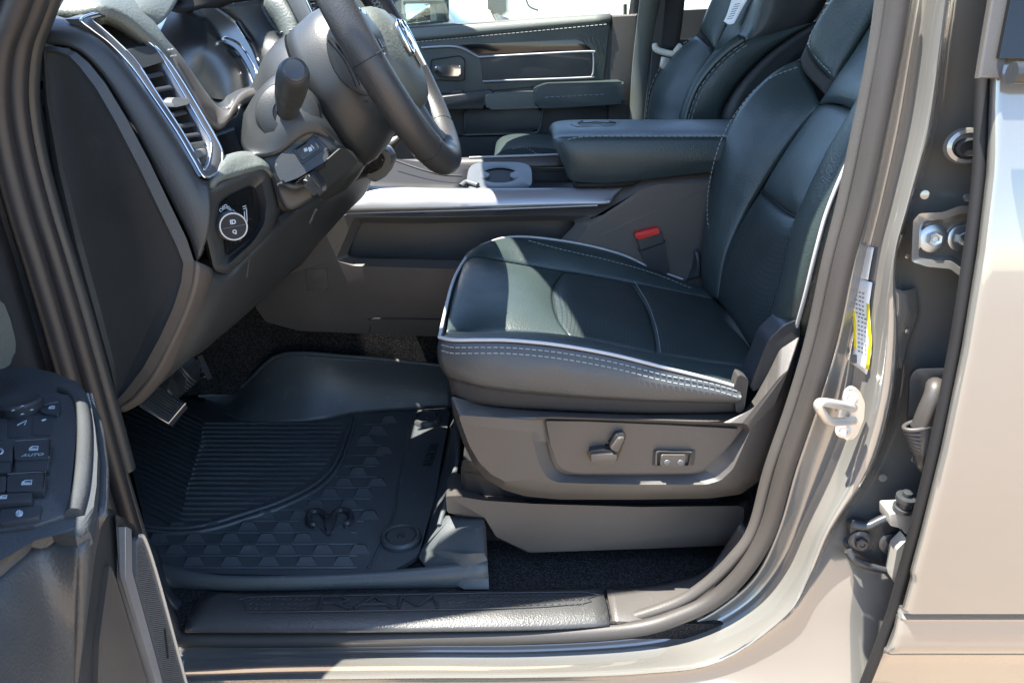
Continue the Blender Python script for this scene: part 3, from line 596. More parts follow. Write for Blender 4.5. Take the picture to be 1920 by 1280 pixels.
# shoulder band, head wing and centre above
b0 = [(1500, 112, 1.47), (1512, 140, 1.45), (1528, 172, 1.41), (1536, 196, 1.38)]
b0 = [(1500, 112, 1.475), (1508, 135, 1.45), (1528, 158, 1.42), (1548, 178, 1.385)]
b1 = [(1512, 84, 1.465), (1520, 105, 1.445), (1538, 130, 1.42), (1563, 152, 1.385)]
coons('shoulder_band', b0, b1, M['fabric'], seat, nu=16, nv=6, disp=puff(.004, 4), solid=.03)
coons('head_wing', [(1512, 84, 1.465), (1530, 45, 1.45), (1552, 10, 1.44), (1590, -55, 1.43)], [(1563, 152, 1.385), (1600, 100, 1.385), (1645, 28, 1.385), (1700, -55, 1.385)], Lt, seat, L=b1, nu=24, nv=14, disp=puff(.012, 8, 5), solid=.03)
stitch('stitching', [V(p) + Vector((-.010, -.006, .006)) for p in [(1640, -45, 1.44), (1566, 10, 1.445), (1540, 48, 1.45), (1524, 82, 1.45), (1532, 108, 1.44), (1566, 146, 1.39)]], M['thread'], seat, rad=.0009)
coons('head_panel', [(1536, 194, 1.38), (1562, 193, 1.3), (1595, 202, 1.2), (1632, 219, 1.1)], [(1700, -55, 1.385), (1740, -55, 1.3), (1790, -55, 1.2), (1830, -55, 1.1)], Lt, seat, L=[(1536, 194, 1.38), (1565, 150, 1.385), (1605, 92, 1.385), (1646, 26, 1.385), (1700, -55, 1.385)], nu=20, nv=20, disp=puff(.01, 5, 8), solid=.03)
coons('back_shell', [V(p) + Vector((.02, .012, 0)) for p in FE], [V(p) + Vector((.16, .012, -.02)) for p in FE], M['plastic'], seat, nu=20, nv=4, solid=.01)
# recliner bracket cover at the hinge of the backrest
coons('hinge_cover', [(1312, 520, 1.47), (1308, 490, 1.47), (1300, 470, 1.48)], [(1270, 530, 1.50), (1290, 500, 1.50), (1300, 468, 1.5)], M['smooth'], seat, nu=8, nv=6, solid=.01)
slab('hinge_cover', [(1420, 690), (1440, 640), (1470, 610), (1500, 598), (1500, 640), (1464, 655), (1445, 690), (1420, 735), (1405, 730)], 1.0, .05, M['smooth'], seat, .012, r=10)

# passenger seat
ps = thing('car_seat', 'passenger seat in black leather behind the armrest, a paper tag hung over its headrest', 'car seat', (.5, 2.05, .72), 'front seats')
PL = [(1213, 232, 2.26), (1215, 205, 2.28), (1222, 168, 2.28), (1240, 130, 2.28), (1270, 95, 2.28), (1303, 71, 2.27)]
PC = [(1281, 232, 2.14), (1290, 200, 2.14), (1303, 165, 2.14), (1320, 124, 2.14), (1338, 96, 2.14)]
PN = [(1284, 232, 1.86), (1290, 205, 1.86), (1306, 165, 1.86), (1335, 125, 1.86), (1365, 96, 1.86), (1394, 76, 1.86)]
coons('back_bolster', PL, PC, Lt, ps, nu=24, nv=12, disp=lambda u, v: .02 * math.sin(math.pi * v) ** .7, solid=.03)
coons('back_panel', [V(p) for p in PC], [V(p) + Vector((.035, .08, .01)) for p in PN], Lt, ps, nu=20, nv=10, disp=puff(.01, 6, 4), solid=.03)
coons('back_bolster', [V(p) + Vector((.04, .085, .01)) for p in PN], PN, Lt, ps, nu=24, nv=8, disp=lambda u, v: .014 * math.sin(math.pi * v), solid=.02)
coons('back_side', PN, [(1352, 240, 1.86), (1352, 215, 1.86), (1380, 165, 1.86), (1430, 110, 1.86), (1480, 72, 1.86), (1530, 40, 1.86)], M['leather'], ps, nu=20, nv=6, disp=puff(.012, 3), solid=.02)
coons('back_shell', [(1353, 240, 1.865), (1353, 215, 1.865), (1381, 165, 1.865), (1431, 110, 1.865), (1481, 72, 1.865), (1531, 40, 1.865)], [(1430, 240, 1.87), (1440, 215, 1.87), (1450, 170, 1.87), (1490, 120, 1.87), (1540, 80, 1.87), (1600, 50, 1.87)], M['plastic'], ps, nu=16, nv=4, solid=.02)
tube('piping', [(p[0], p[1], p[2] - .003) for p in PN], .0035, M['softpad'], ps, n=8)
for d in (7, 13): stitch('stitching', [V((p[0] + d * .9, p[1] + d * .5, p[2])) + Vector((-.004, -.008, 0)) for p in PN], M['thread'], ps, rad=.001, ln=.009, gap=.007)
stitch('stitching', [V((p[0] + 5, p[1] + 2, p[2])) + Vector((-.014, -.012, .006)) for p in PL], M['thread'], ps, rad=.001, ln=.009, gap=.007)
coons('shoulder_band', [(1303, 71, 2.275), (1312, 88, 2.24), (1326, 108, 2.18)], [(1312, 56, 2.27), (1322, 74, 2.24), (1338, 94, 2.16)], M['fabric'], ps, nu=12, nv=5, solid=.02)
coons('head_wing', [(1312, 56, 2.27), (1325, 20, 2.26), (1352, -40, 2.24)], [(1338, 94, 2.16), (1362, 50, 2.16), (1400, -40, 2.16)], Lt, ps, nu=16, nv=10, disp=puff(.012, 8, 4), solid=.03)
coons('head_panel', [(1336, 98, 2.15), (1362, 50, 2.15), (1400, -40, 2.15)], [(1380, 84, 1.98), (1400, 50, 1.98), (1432, -40, 1.98)], Lt, ps, nu=14, nv=8, disp=puff(.01, 8, 4), solid=.03)
coons('head_wing', [(1380, 84, 1.98), (1400, 50, 1.98), (1432, -40, 1.98)], [(1396, 76, 1.86), (1416, 48, 1.86), (1440, -40, 1.86)], Lt, ps, nu=14, nv=8, disp=puff(.01, 8, 3), solid=.03)
coons('head_side', [(1396, 77, 1.862), (1416, 48, 1.862), (1440, -40, 1.862)], [(1480, 72, 1.87), (1530, 36, 1.87), (1570, -40, 1.87)], M['plastic'], ps, nu=12, nv=6, disp=puff(.01, 3), solid=.03)
slab('cushion', [(925, 296), (938, 284), (960, 277), (985, 275), (1040, 279), (1120, 285), (1120, 320), (925, 320)], 2.02, .3, Lt, ps, .02, r=8)
stitch('stitching', [(960, 279, 2.0), (985, 277, 2.0), (1008, 290, 2.0)], M['thread'], ps, rad=.001)
# tag over the headrest
tg = coons('paper_tag', [(1357, 40, 2.04), (1366, 46, 2.02), (1376, 44, 2.0)], [(1380, -30, 2.05), (1398, -30, 2.02), (1418, -30, 1.99)], M['white'], None, L=[(1357, 40, 2.04), (1364, 24, 2.05), (1380, -30, 2.05)], Rr=[(1376, 44, 2.0), (1388, 22, 2.0), (1418, -30, 1.99)], nu=8, nv=12, solid=.001)
tag(tg, 'pale printed paper tag hanging over the passenger headrest', 'tag')
mb = MB()
for i in range(7): mb.add(tubemesh([V((1364 + i * 2.2, 36 - i * 4.5, 2.012)), V((1374 + i * 2.2, 34 - i * 4.5, 1.99))], .0008, 4))
mb.build('fine_print', M['darkink'], tg)
# passenger belt with its pale guide
sb = loft('seat_belt', [[(1252, -60, 2.33), (1246, 20, 2.33), (1238, 95, 2.33)], [(1290, -60, 2.31), (1282, 20, 2.31), (1272, 92, 2.31)]], M['belt'], None, k=5, solid=.003)
tag(sb, 'black passenger seat belt hanging from the far pillar with a pale latch plate', 'seat belt')
tube('belt_guide', [(1228, 84, 2.30), (1232, 94, 2.29), (1262, 102, 2.27), (1268, 96, 2.27), (1276, 86, 2.26)], .009, M['beige'], sb, n=10)
slab('latch_plate', [(1240, 106), (1258, 110), (1250, 128), (1246, 131), (1236, 127)], 2.26, .006, M['zinc'], sb, .002, r=3)
# driver's buckle
bk = slab('belt_buckle', [(1194, 446), (1240, 434), (1256, 506), (1250, 516), (1216, 505), (1204, 480)], 1.475, .022, M['smooth'], None, .005, r=4)
tag(bk, 'black seat belt buckle with a red button between driver seat and console', 'belt buckle')
slab('release_button', [(1190, 438), (1234, 427), (1239, 437), (1195, 450)], 1.468, .022, M['red'], bk, .003, r=3)
tube('buckle_seam', [(1197, 466, 1.474), (1203, 469, 1.472), (1244, 455, 1.472), (1244, 450, 1.474)], .0012, M['black'], bk, n=6)
# ================================================================ centre console
con = thing('center_console', 'dark centre console with a silver rail, cup holders and a padded armrest lid', 'center console', (.1, 1.65, .72))
# driver-side panel with a recessed tray: nested outlines (outer edge, lower facet, flat, tray frame, tray)
def Yc(px, py): return 1.50 - max(0, 480 - py) * 0.00012
co = [(628, 398), (585, 445), (530, 500), (487, 555), (478, 575), (498, 603), (560, 620), (700, 626), (900, 634), (1350, 640), (1360, 500), (1360, 318), (1232, 322), (1188, 336), (1128, 382), (1000, 390), (800, 394)]
ci = [(640, 404), (606, 446), (566, 496), (540, 515), (536, 530), (552, 570), (576, 588), (700, 592), (900, 596), (1340, 600), (1345, 500), (1345, 345), (1238, 345), (1200, 356), (1130, 404), (1000, 404), (800, 406)]
c3 = [(664, 408), (650, 440), (634, 476), (630, 484), (634, 490), (660, 498), (700, 500), (780, 502), (900, 506), (1000, 506), (1020, 500), (1060, 470), (1096, 436), (1110, 415), (1104, 404), (1000, 404), (800, 408)]
c3b = [(676, 418), (662, 450), (652, 474), (652, 478), (654, 480), (670, 484), (700, 485), (780, 486), (900, 490), (1000, 488), (1012, 482), (1048, 452), (1074, 426), (1079, 418), (1074, 413), (1000, 414), (800, 419)]
rings('console_panel', [(co, 1.525), ([(p[0] * .97 + 26, p[1] * .985 + 7) for p in co], 1.50)] and [(co, 1.53), (co, 1.505), (ci, 1.488), (c3, 1.488), (c3b, 1.502), ([(p[0] * .985 + 13, p[1] * .98 + 8) for p in c3b], 1.57)], M['plastic2'], con, r=5, smooth=30)
slab('panel_cover', [(573, 506), (612, 504), (615, 542), (577, 543)], 1.4865, .004, M['plastic2'], con, .001, r=4)
tube('cover_gap', [(573, 506, 1.488), (612, 504, 1.488), (615, 542, 1.488), (577, 543, 1.488)], .0011, M['black'], con, n=6, k=1, closed=True, straight=True)
tube('panel_seam', [(692, 624, 1.503), (698, 603, 1.495), (706, 597, 1.488), (900, 600, 1.487)], .001, M['black'], con, n=6, k=3)
# silver rail: a shaped bar with a soft upper edge
rt = [(628, 398), (660, 362), (690, 346), (720, 350), (770, 352), (900, 353), (1075, 352), (1168, 350), (1140, 376), (1120, 383), (1000, 389), (800, 394)]
coons('console_rail', [(626, 399, 1.468), (720, 396, 1.468), (900, 391, 1.468), (1120, 383, 1.468), (1138, 376, 1.468)], [(688, 347, 1.50), (720, 350, 1.50), (900, 353, 1.50), (1075, 352, 1.50), (1168, 350, 1.50)], M['silver'], con, nu=40, nv=10, disp=lambda u, v: .008 * math.sin(math.pi * v) ** .5 * (1 - u ** 12), solid=.008)
tube('rail_lip', [(626, 401, 1.472), (720, 398, 1.472), (900, 393, 1.472), (1120, 385, 1.472)], .0025, M['silver'], con, n=8)
# deck: bins and cup holders between the rails
slabv('deck', [Vector((x, y, 1.55 - .318)) for x, y in ((-.34, 1.505), (.30, 1.505), (.30, 1.74), (-.34, 1.74))], Vector((0, 0, -.02)), M['black'], con, .004)
hd = V((900, 345, 1.52)).z
hz = 1.55 - .296; nh = 40
hole = [Vector((-.026 + .040 * math.cos(2 * math.pi * k / nh), 1.60 + .044 * math.sin(2 * math.pi * k / nh), hz + .015 + .18 * .044 * math.sin(2 * math.pi * k / nh))) for k in range(nh)]
def squircle(k):
    t = 2 * math.pi * k / nh; c, s_ = math.cos(t), math.sin(t); e = lambda v: math.copysign(abs(v) ** .5, v); return Vector((-.026 + e(c) * .070, 1.60 + e(s_) * .085, hz + .015 + .18 * e(s_) * .085))
outer = [squircle(k) for k in range(nh)]
dn = Vector((0, 0, -.05)); mid_ = [a.lerp(b, .12) + Vector((0, 0, .002)) for a, b in zip(hole, outer)]
rings('cup_holder', [[p + dn * .8 for p in outer], [p + Vector((0, 0, -.004)) for p in outer], [p.lerp(q, .06) for p, q in zip(outer, hole)], mid_, hole], M['grey'], con, fill=False, smooth=50)
lathe('cup_well', [(.0420, -.0025), (.040, -.07), (.001, -.07)], Vector((-.026, 1.60, hz + .015)), (0, -.18, 1), M['black'], con, 30)
for sx in (-1, 1): slabv('cup_grip', [Vector((-.026 + sx * a, 1.60 + b, hz + .0165 + .18 * b)) for a, b in ((.045, -.022), (.03, -.02), (.022, -.008), (.022, .008), (.03, .02), (.045, .022))], Vector((0, 0, -.02)), M['grey'], con, .003)
tube('tray_latch', [V((864, 350, 1.53)), V((874, 342, 1.545)), V((884, 344, 1.54)), V((896, 348, 1.53))], .006, M['grey'], con, n=10)
coons('far_rail', [(700, 322, 1.72), (870, 317, 1.72), (1060, 314, 1.72)], [(720, 300, 1.74), (880, 295, 1.74), (1060, 290, 1.74)], M['plastic2'], con, nu=20, nv=6, disp=lambda u, v: .006 * math.sin(math.pi * v), solid=.02)
tube('rail_trim', [(880, 296, 1.735), (960, 293, 1.735), (1060, 290, 1.735)], .003, M['silver'], con, n=8)
block('console_side', (-.42, 1.735, FL), (.62, 1.765, -.29), M['plastic'], con, .008)
block('tunnel_carpet', (-1.0, 1.63, FL), (.55, 1.78, -.40), M['carpet'], con, .03)
# forward bin under the dash with the shifter side trim
coons('deck_front', [(680, 350, 1.52), (740, 352, 1.52), (870, 352, 1.52)], [(700, 290, 1.70), (760, 300, 1.70), (880, 312, 1.70)], M['black'], con, nu=10, nv=6, solid=.01)  # black colour holds the shade that column and wheel would throw here
tube('deck_seam', [(738, 300, 1.62), (790, 318, 1.58), (830, 328, 1.56), (866, 330, 1.55)], .002, M['black'], con, n=6)
# armrest lid: padded box
ar = coons('armrest_lid', [(1035, 243, 1.50), (1040, 280, 1.475), (1056, 322, 1.47), (1074, 348, 1.475)], [(1380, 232, 1.50), (1380, 262, 1.475), (1380, 300, 1.47), (1380, 330, 1.475)], M['leather'], con,
           L=[(1035, 243, 1.50), (1048, 262, 1.475), (1100, 262, 1.472), (1200, 257, 1.472), (1300, 254, 1.472), (1380, 250, 1.5)] and None, nu=14, nv=30, solid=.02)
bpy.data.objects.remove(ar)
def arm_row(x, k):                                  # a cross-section of the lid at one place along it: near bottom, near side, top, far side
    zt = -.170; zb = -.287; e = k
    return [(1.478, zb + .012), (1.470, zb + .03), (1.466, zb + .06), (1.468, -.205), (1.476, -.188), (1.495, zt - .013), (1.53, zt - .005), (1.60, zt), (1.67, zt - .005), (1.70, -.19), (1.705, -.24), (1.70, zb)]
xs = [.080, .083, .092, .112, .145, .2, .3, .4, .5, .62]; G = []
for i, x in enumerate(xs):
    s = (0.62, .78, .90, .965, .99, 1, 1, 1, 1, 1)[i]; row = []
    for (y, z) in arm_row(x, i):
        yc, zc = 1.585, -.215; zz = zc + (z - zc) * s
        xx = x + (max(0, -.20 - z) * .42 if i < 6 else 0) * (1 - i / 6)
        if i >= 6: zz = zz if z > -.25 else zz + .02 * min(1, (i - 5) / 2)
        row.append(Vector((xx, yc + (y - yc) * s, zz + CAM.z)))
    G.append(dense(row, 4))
G = [list(c) for c in zip(*[dense(list(c), 4) for c in zip(*G)])]
arm = grid('armrest_lid', [G[i] for i in range(len(G))], M['leather'], con, .01, 180)
mk('lid_front', [p for p in G[0]], [tuple(range(len(G[0])))], M['leather'], con, 0) if False else None
f0 = G[0] if len(G[0]) > len(G) else [r[0] for r in G]
mk('lid_front', f0, [tuple(range(len(f0)))], M['leather'], con, 0)
stitch('stitching', [Vector((x, y, z + CAM.z)) for x, y, z in [(.10, 1.485, -.196), (.12, 1.4665, -.187), (.16, 1.4665, -.184), (.3, 1.4665, -.184), (.5, 1.4665, -.184)]], M['thread'], con, rad=.001, ln=.007, gap=.005)
rings('lid_emblem', [[Vector((x, y, z + CAM.z)) for x, y, z in q] for q in (
      [(.128, 1.54, -.185), (.118, 1.565, -.185), (.132, 1.60, -.184), (.19, 1.615, -.183), (.222, 1.60, -.183), (.226, 1.565, -.184), (.205, 1.54, -.185)],
      [(.128, 1.54, -.1735), (.118, 1.565, -.172), (.132, 1.60, -.170), (.19, 1.615, -.169), (.222, 1.60, -.170), (.226, 1.565, -.172), (.205, 1.54, -.1735)],
      [(.134, 1.545, -.1728), (.125, 1.566, -.1713), (.137, 1.595, -.1694), (.188, 1.608, -.1684), (.215, 1.595, -.169), (.219, 1.567, -.171), (.2, 1.545, -.1728)])], M['leather'], con, smooth=40)
tube('emblem_relief', [Vector((x, y, -.1690 + CAM.z)) for x, y in [(.145, 1.59), (.135, 1.57), (.15, 1.555), (.17, 1.57), (.19, 1.555), (.21, 1.57), (.2, 1.59)]], .0014, M['leather'], con, n=8)
coons('lid_base', [(1076, 352, 1.485), (1180, 350, 1.485), (1235, 326, 1.485), (1360, 322, 1.485)], [(1076, 344, 1.485), (1180, 338, 1.485), (1235, 315, 1.485), (1360, 312, 1.485)], M['black'], con, nu=14, nv=3, solid=.2)

# ================================================================ floor mat and pedals
mat_o = thing('floor_mat', 'black rubber floor mat with ribs, wedge tread, raised edges and a ram head emblem', 'floor mat', (-.2, 1.2, .71))
hM = -.828
mp = lambda a, b, dz=0: pz(a, b, hM + dz)
RB = M['rubber']
base = [(224, 780), (262, 760), (380, 742), (446, 782), (530, 793), (600, 789), (668, 776), (845, 764), (830, 850), (815, 935), (785, 1040), (735, 1070), (560, 1078), (330, 1072), (285, 1040)]
slabv('mat_base', [mp(*p) for p in fil(base, 10)], Vector((0, 0, -.01)), RB, mat_o, .003)
# raised wall towards the tunnel
wallb = [(380, 750), (446, 786), (500, 794), (545, 794), (600, 789), (668, 776), (750, 770), (850, 764)]
wallt = [(372, 742, 1.62), (440, 733, 1.64), (498, 682, 1.60), (520, 668, 1.59), (560, 662, 1.58), (640, 668, 1.58), (740, 676, 1.58), (850, 688, 1.58)]
coons('raised_wall', [mp(*p) for p in wallb], wallt, RB, mat_o, nu=40, nv=14, disp=lambda u, v: -.012 * math.sin(math.pi * v), solid=.006)
tube('wall_lip', wallt, .005, RB, mat_o, n=8)
# ribs of the heel area
mb = MB()
def border_x(y):                        # right end of a rib at image row y
    pts = [(780, 650), (815, 645), (850, 632), (880, 610), (905, 580), (925, 545), (945, 500), (960, 455), (975, 395), (985, 340)]
    for a, b in zip(pts, pts[1:]):
        if a[0] <= y <= b[0]: return a[1] + (b[1] - a[1]) * (y - a[0]) / (b[0] - a[0])
    return 650
yr = 795; k = 0
ys = []
y = 794.
while y < 984: ys.append(y); y += 8.0 + (y - 794) * .012
for y in ys:
    xr = border_x(y) - 6; xk = 405 - (y - 790) * .30; sl = .42
    pts = []
    if xr > xk + 10: pts.append((xr, y))
    xs0 = min(xk, xr); pts.append((xs0, y))
    xl = 222 + (y - 790) * .27; L_ = xs0 - xl
    yl = y - max(0, min(L_, 200)) * sl
    if yl < 768: t = (y - 768) / max(1e-6, (y - yl)); xl = xs0 + (xl - xs0) * t; yl = 768
    pts += [(xs0 - 20, y - 4), (xl, yl)] if L_ > 40 else []
    if len(pts) >= 2: mb.add(tubemesh(dense([mp(a, b, .001) for a, b in pts], 6), .0036, 6))
mb.build('ribs', RB, mat_o, 60)
# double ridge round the heel area
for d in (0, 9):
    tube('ridge', [mp(a + d * .6, b + d, .002) for a, b in [(660, 780), (655, 800), (645, 830), (632, 862), (612, 890), (580, 915), (520, 943), (450, 966), (400, 981), (350, 990), (300, 990), (262, 984)]], .0048, RB, mat_o, n=8)
# wedge tread
mb = MB()
def wedge(cx, cy, wd):
    hgt = wd * .42
    a = mp(cx - wd * .5, cy + hgt * .5, .0); b = mp(cx + wd * .5, cy + hgt * .5, .0); c = mp(cx + wd * .25, cy - hgt * .5, .007); d = mp(cx - wd * .25, cy - hgt * .5, .007)
    e = mp(cx - wd * .28, cy - hgt * .62, 0); f = mp(cx + wd * .28, cy - hgt * .62, 0)
    return [a, b, c, d, e, f], [(0, 1, 2, 3), (3, 2, 5, 4), (0, 3, 4), (1, 5, 2), (0, 4, 5, 1)]
row = 0; y = 786.
def inside(cx, cy):
    xr = 765 - (cy - 790) * .27 if cy < 1000 else 700
    if cy > 1072 or cx > xr - 22: return False
    if (cx - 620) ** 2 / 48 ** 2 + (cy - 977) ** 2 / 34 ** 2 < 1: return False
    if cy < 985: return cx > border_x(cy) + 32 + max(0, cy - 900) * .12
    return cx > 268 + (cy - 985) * .45
steps = MB()
while y < 1072:
    wd = 32 + (y - 786) * .035
    off = (row % 2) * wd * .85
    x = 240 + off - row * 4
    while x < 780:
        if inside(x, y): mb.add(wedge(x, y, wd))
        x += wd * 1.7
    yy = y + wd * .30
    seg = []
    x = 250
    while x < 780:
        if inside(x + 6, yy): seg.append(mp(x, yy, .0008))
        else:
            if len(seg) > 1: steps.add(tubemesh(seg, .0022, 5))
            seg = []
        x += 12
    if len(seg) > 1: steps.add(tubemesh(seg, .0022, 5))
    y += 19 + (y - 786) * .012; row += 1
mb.add((steps.v, steps.f)); mb.build('wedge_tread', RB, mat_o, 20) 
# ram head emblem: curled horns and a long muzzle
emb = slabv('emblem', [mp(a, b, .003) for a, b in fil([(580, 985), (574, 975), (580, 962), (594, 955), (612, 957), (618, 962), (628, 957), (648, 953), (660, 958), (664, 970), (660, 982), (648, 988), (644, 982), (634, 986), (624, 998), (610, 1000), (600, 988), (592, 990)], 4)], Vector((0, 0, -.004)), RB, mat_o, .001)
def horn(s, c):
    return [mp(c[0] + s * a, c[1] + b, .006) for a, b in [(3, 2), (10, -8), (22, -12), (34, -8), (38, 2), (33, 12), (25, 12)]]
tube('horn', horn(-1, (616, 970)), .0062, M['smooth'], emb, n=8); tube('horn', horn(1, (620, 968)), .0062, M['smooth'], emb, n=8)
slabv('muzzle', [mp(a, b, .011) for a, b in [(606, 966), (618, 960), (632, 965), (626, 982), (619, 996), (611, 996), (608, 982)]], Vector((0, 0, -.008)), M['smooth'], emb, .003)
# smooth field, retainer knobs, raised corner
for (a, b, r) in ((752, 1012, .036), (801, 789, .033)):
    kb = lathe('retainer_knob', [(r, 0), (r, .008), (r * .9, .013), (r * .78, .013), (r * .74, .006), (r * .70, .006), (r * .68, .010), (r * .2, .010), (r * .18, .008), (r * .05, .008)], mp(a, b), (0, 0, 1), M['hide'], mat_o, 32)
    lathe('knob_centre', [(r * .2, .008), (r * .16, .0115), (r * .04, .0115)], mp(a, b), (0, 0, 1), M['smooth'], kb, 6)
tube('field_edge', [mp(766, 800), mp(757, 850), mp(745, 920), mp(738, 965), mp(700, 1050), mp(690, 1065)], .003, RB, mat_o, n=6)
# right edge rising to the riser and the boxed corner by the sill
coons('raised_edge', [mp(848, 764), mp(838, 830), mp(818, 920), mp(790, 1035)], [(852, 745, 1.50), (858, 850, 1.22), (845, 905, 1.14), (822, 985, 1.05)], RB, mat_o, nu=24, nv=8, disp=lambda u, v: -.006 * math.sin(math.pi * v), solid=.006)
tube('edge_lip', [(852, 745, 1.50), (858, 850, 1.22), (846, 905, 1.14), (824, 985, 1.05)], .005, RB, mat_o, n=8)
rings('corner_box', [[mp(785, 1045), mp(800, 1064, 0), mp(870, 1104, -.01), mp(917, 1104, -.01), pix(909, 985, 1.055) + Vector((0, 0, -.12)), pix(830, 985, 1.06) + Vector((0, 0, -.1))],
      [pz(790, 1030, hM + .012), pz(810, 1040, hM + .014), pz(868, 1052, hM + .03), pz(914, 1050, hM + .03), pix(910, 968, 1.05), pix(836, 966, 1.06)],
      [pz(800, 1018, hM + .02), pz(816, 1030, hM + .03), pz(868, 1038, hM + .045), pz(908, 1036, hM + .045), pix(904, 975, 1.035), pix(842, 974, 1.045)]], RB, mat_o, smooth=60)
coons('front_wall', [pz(300, 1102, -.85), pz(420, 1108, -.85), pz(700, 1105, -.85), pz(916, 1104, -.85)], [pz(285, 1045, hM + .012), pz(420, 1078, hM + .012), pz(700, 1070, hM + .012), pz(914, 1050, hM + .03)], RB, mat_o, nu=30, nv=8, disp=lambda u, v: .010 * math.sin(math.pi * v) ** .6, solid=.006, smooth=180)
pv = lambda a, b: pz(a, b, hM + .0012)
textpx('cast_lettering', 'MOPAR', (807, 852), (797, 880), None, 20, M['smooth'], mat_o, plane=pv, lift=.0003, ext=.0012, bold=.0006)
# scuffs of dry dust on the tread are left to the rubber itself
ped = thing('pedal', 'ribbed steel edged brake pedal hanging below the dash', 'pedal', (-.45, 1.2, .85), 'pedals')
def pedal(parent, q, Y0, tilt, n, m):
    P = [V(p) for p in q]; nn = (P[1] - P[0]).cross(P[3] - P[0]).normalized()
    if nn.dot(CAM - P[0]) < 0: nn = -nn
    slabv('pedal_plate', P, -nn * .012, M['smooth'], parent, .002)
    mb = MB()
    for i in range(n):
        t = (i + .7) / (n + .4); a = P[0].lerp(P[3], t); b = P[1].lerp(P[2], t); mb.add(tubemesh([a.lerp(b, .06) + nn * .001, a.lerp(b, .94) + nn * .001], .0022, 6))
    mb.build('grip_ribs', M['rubber'], parent, 60); return P, nn
P, nn = pedal(ped, [(292, 726, 1.16), (347, 757, 1.13), (317, 793, 1.11), (262, 760, 1.13)], 1.1, 0, 8, None)
tube('pedal_frame', P, .0025, M['zinc'], ped, n=6, closed=True, straight=True)
tube('pedal_arm', [(300, 735, 1.18), (320, 690, 1.30), (330, 640, 1.32)], .010, M['smooth'], ped, n=8)
ped2 = thing('pedal', 'slim black accelerator pedal beside the brake pedal', 'pedal', (-.38, 1.4, .85), 'pedals')
pedal(ped2, [(352, 676, 1.42), (370, 668, 1.40), (389, 712, 1.38), (374, 718, 1.40)], 1.4, 0, 4, None)
tube('pedal_boot', [(352, 690, 1.40), (325, 712, 1.34), (305, 730, 1.28)], .030, M['smooth'], ped2, n=14)
mb = MB()
for i in range(9):
    p = V((350 - i * 5, 692 + i * 4.2, 1.37 - i * .009)); d = Vector((-.1, -.05, -.06)).normalized(); mb.add(tubemesh([p - d * .002, p + d * .002], .033, 14))
mb.build('boot_folds', M['rubber'], ped2, 60)

# ================================================================ passenger door, inner side
pd = thing('truck_door', 'closed passenger door seen from inside, dark trim with a silver line and padded armrest', 'truck door', (0, 2.42, .5))
PY = 2.42
slab('door_trim', [(600, 64), (780, 50), (1143, 28), (1146, 60), (1136, 236), (1136, 300), (700, 320), (600, 320)], PY, .05, M['plastic'], pd, .006)
coons('sill_pad', [(600, 88, PY - .012), (780, 76, PY - .012), (1145, 43, PY - .012)], [(600, 62, PY + .02), (780, 48, PY + .02), (1145, 27, PY + .02)], M['softpad'], pd, nu=20, nv=8, disp=lambda u, v: .012 * math.sin(math.pi * v) ** .5, solid=.02)
slab('upper_panel', [(700, 86), (780, 78), (1144, 46), (1132, 152), (860, 176), (700, 170)], PY - .008, .02, M['leather'], pd, .004)
stitch('stitching', [(700, 85, PY - .012), (780, 79, PY - .012), (960, 63, PY - .012), (1140, 46, PY - .012)], M['thread'], pd, rad=.0016, ln=.008, gap=.005)
slab('door_end', [(1146, 28), (1196, 26), (1184, 236), (1138, 236)], PY - .004, .06, M['plastic2'], pd, .012)
slab('dark_inlay', [(862, 84), (1080, 74), (1092, 78), (1110, 93), (1100, 97), (905, 102), (895, 100)], PY - .014, .02, M['gloss'], pd, .002)
slab('trim_inset', [(900, 107), (1104, 97), (1110, 104), (1110, 140), (1100, 146), (905, 152)], PY - .012, .02, M['plastic'], pd, .002)
tube('silver_line', [(790, 90, PY - .018), (855, 88, PY - .018), (895, 106, PY - .018), (905, 107, PY - .018), (1000, 102, PY - .018), (1105, 97, PY - .018), (1112, 102, PY - .018), (1113, 125, PY - .018), (1110, 142, PY - .018), (1095, 146, PY - .018), (905, 153, PY - .018)], .0034, M['silver'], pd, n=8, k=5)
rings('handle_cup', [([(808, 112), (862, 104), (872, 112), (872, 150), (862, 152), (806, 150)], PY - .016), ([(812, 116), (860, 110), (866, 116), (867, 146), (858, 148), (812, 146)], PY + .01)], M['smooth'], pd, r=3)
slab('pull_handle', [(815, 124), (840, 122), (864, 122), (864, 143), (846, 144), (815, 140)], PY - .03, .02, M['chrome'], pd, .005, r=4)
# armrest, switch pod, pull cup, pocket
slab('armrest', [(1000, 168), (1024, 158), (1168, 153), (1171, 160), (1170, 192), (1160, 196), (1020, 204), (1004, 200)], PY - .10, .12, M['leather'], pd, .014, r=8)
coons('armrest_top', [(1004, 172, PY - .095), (1026, 178, PY - .098), (1100, 176, PY - .098), (1170, 172, PY - .095)], [(1004, 168, PY - .08), (1026, 158, PY - .02), (1100, 155, PY - .02), (1168, 153, PY - .02)], M['softpad'], pd, nu=14, nv=6, disp=lambda u, v: .008 * math.sin(math.pi * v), solid=.01)
stitch('stitching', [(1022, 183, PY - .103), (1080, 180, PY - .103), (1136, 177, PY - .103)], M['thread'], pd, rad=.0013, ln=.009, gap=.006)
slab('grab_handle', [(910, 176), (1018, 173), (1019, 198), (1012, 203), (916, 206), (908, 196)], PY - .085, .07, M['softpad'], pd, .012, r=6)
slab('switch_pod', [(800, 184), (918, 170), (926, 175), (912, 186), (908, 205), (800, 208)], PY - .08, .08, M['plastic'], pd, .006)
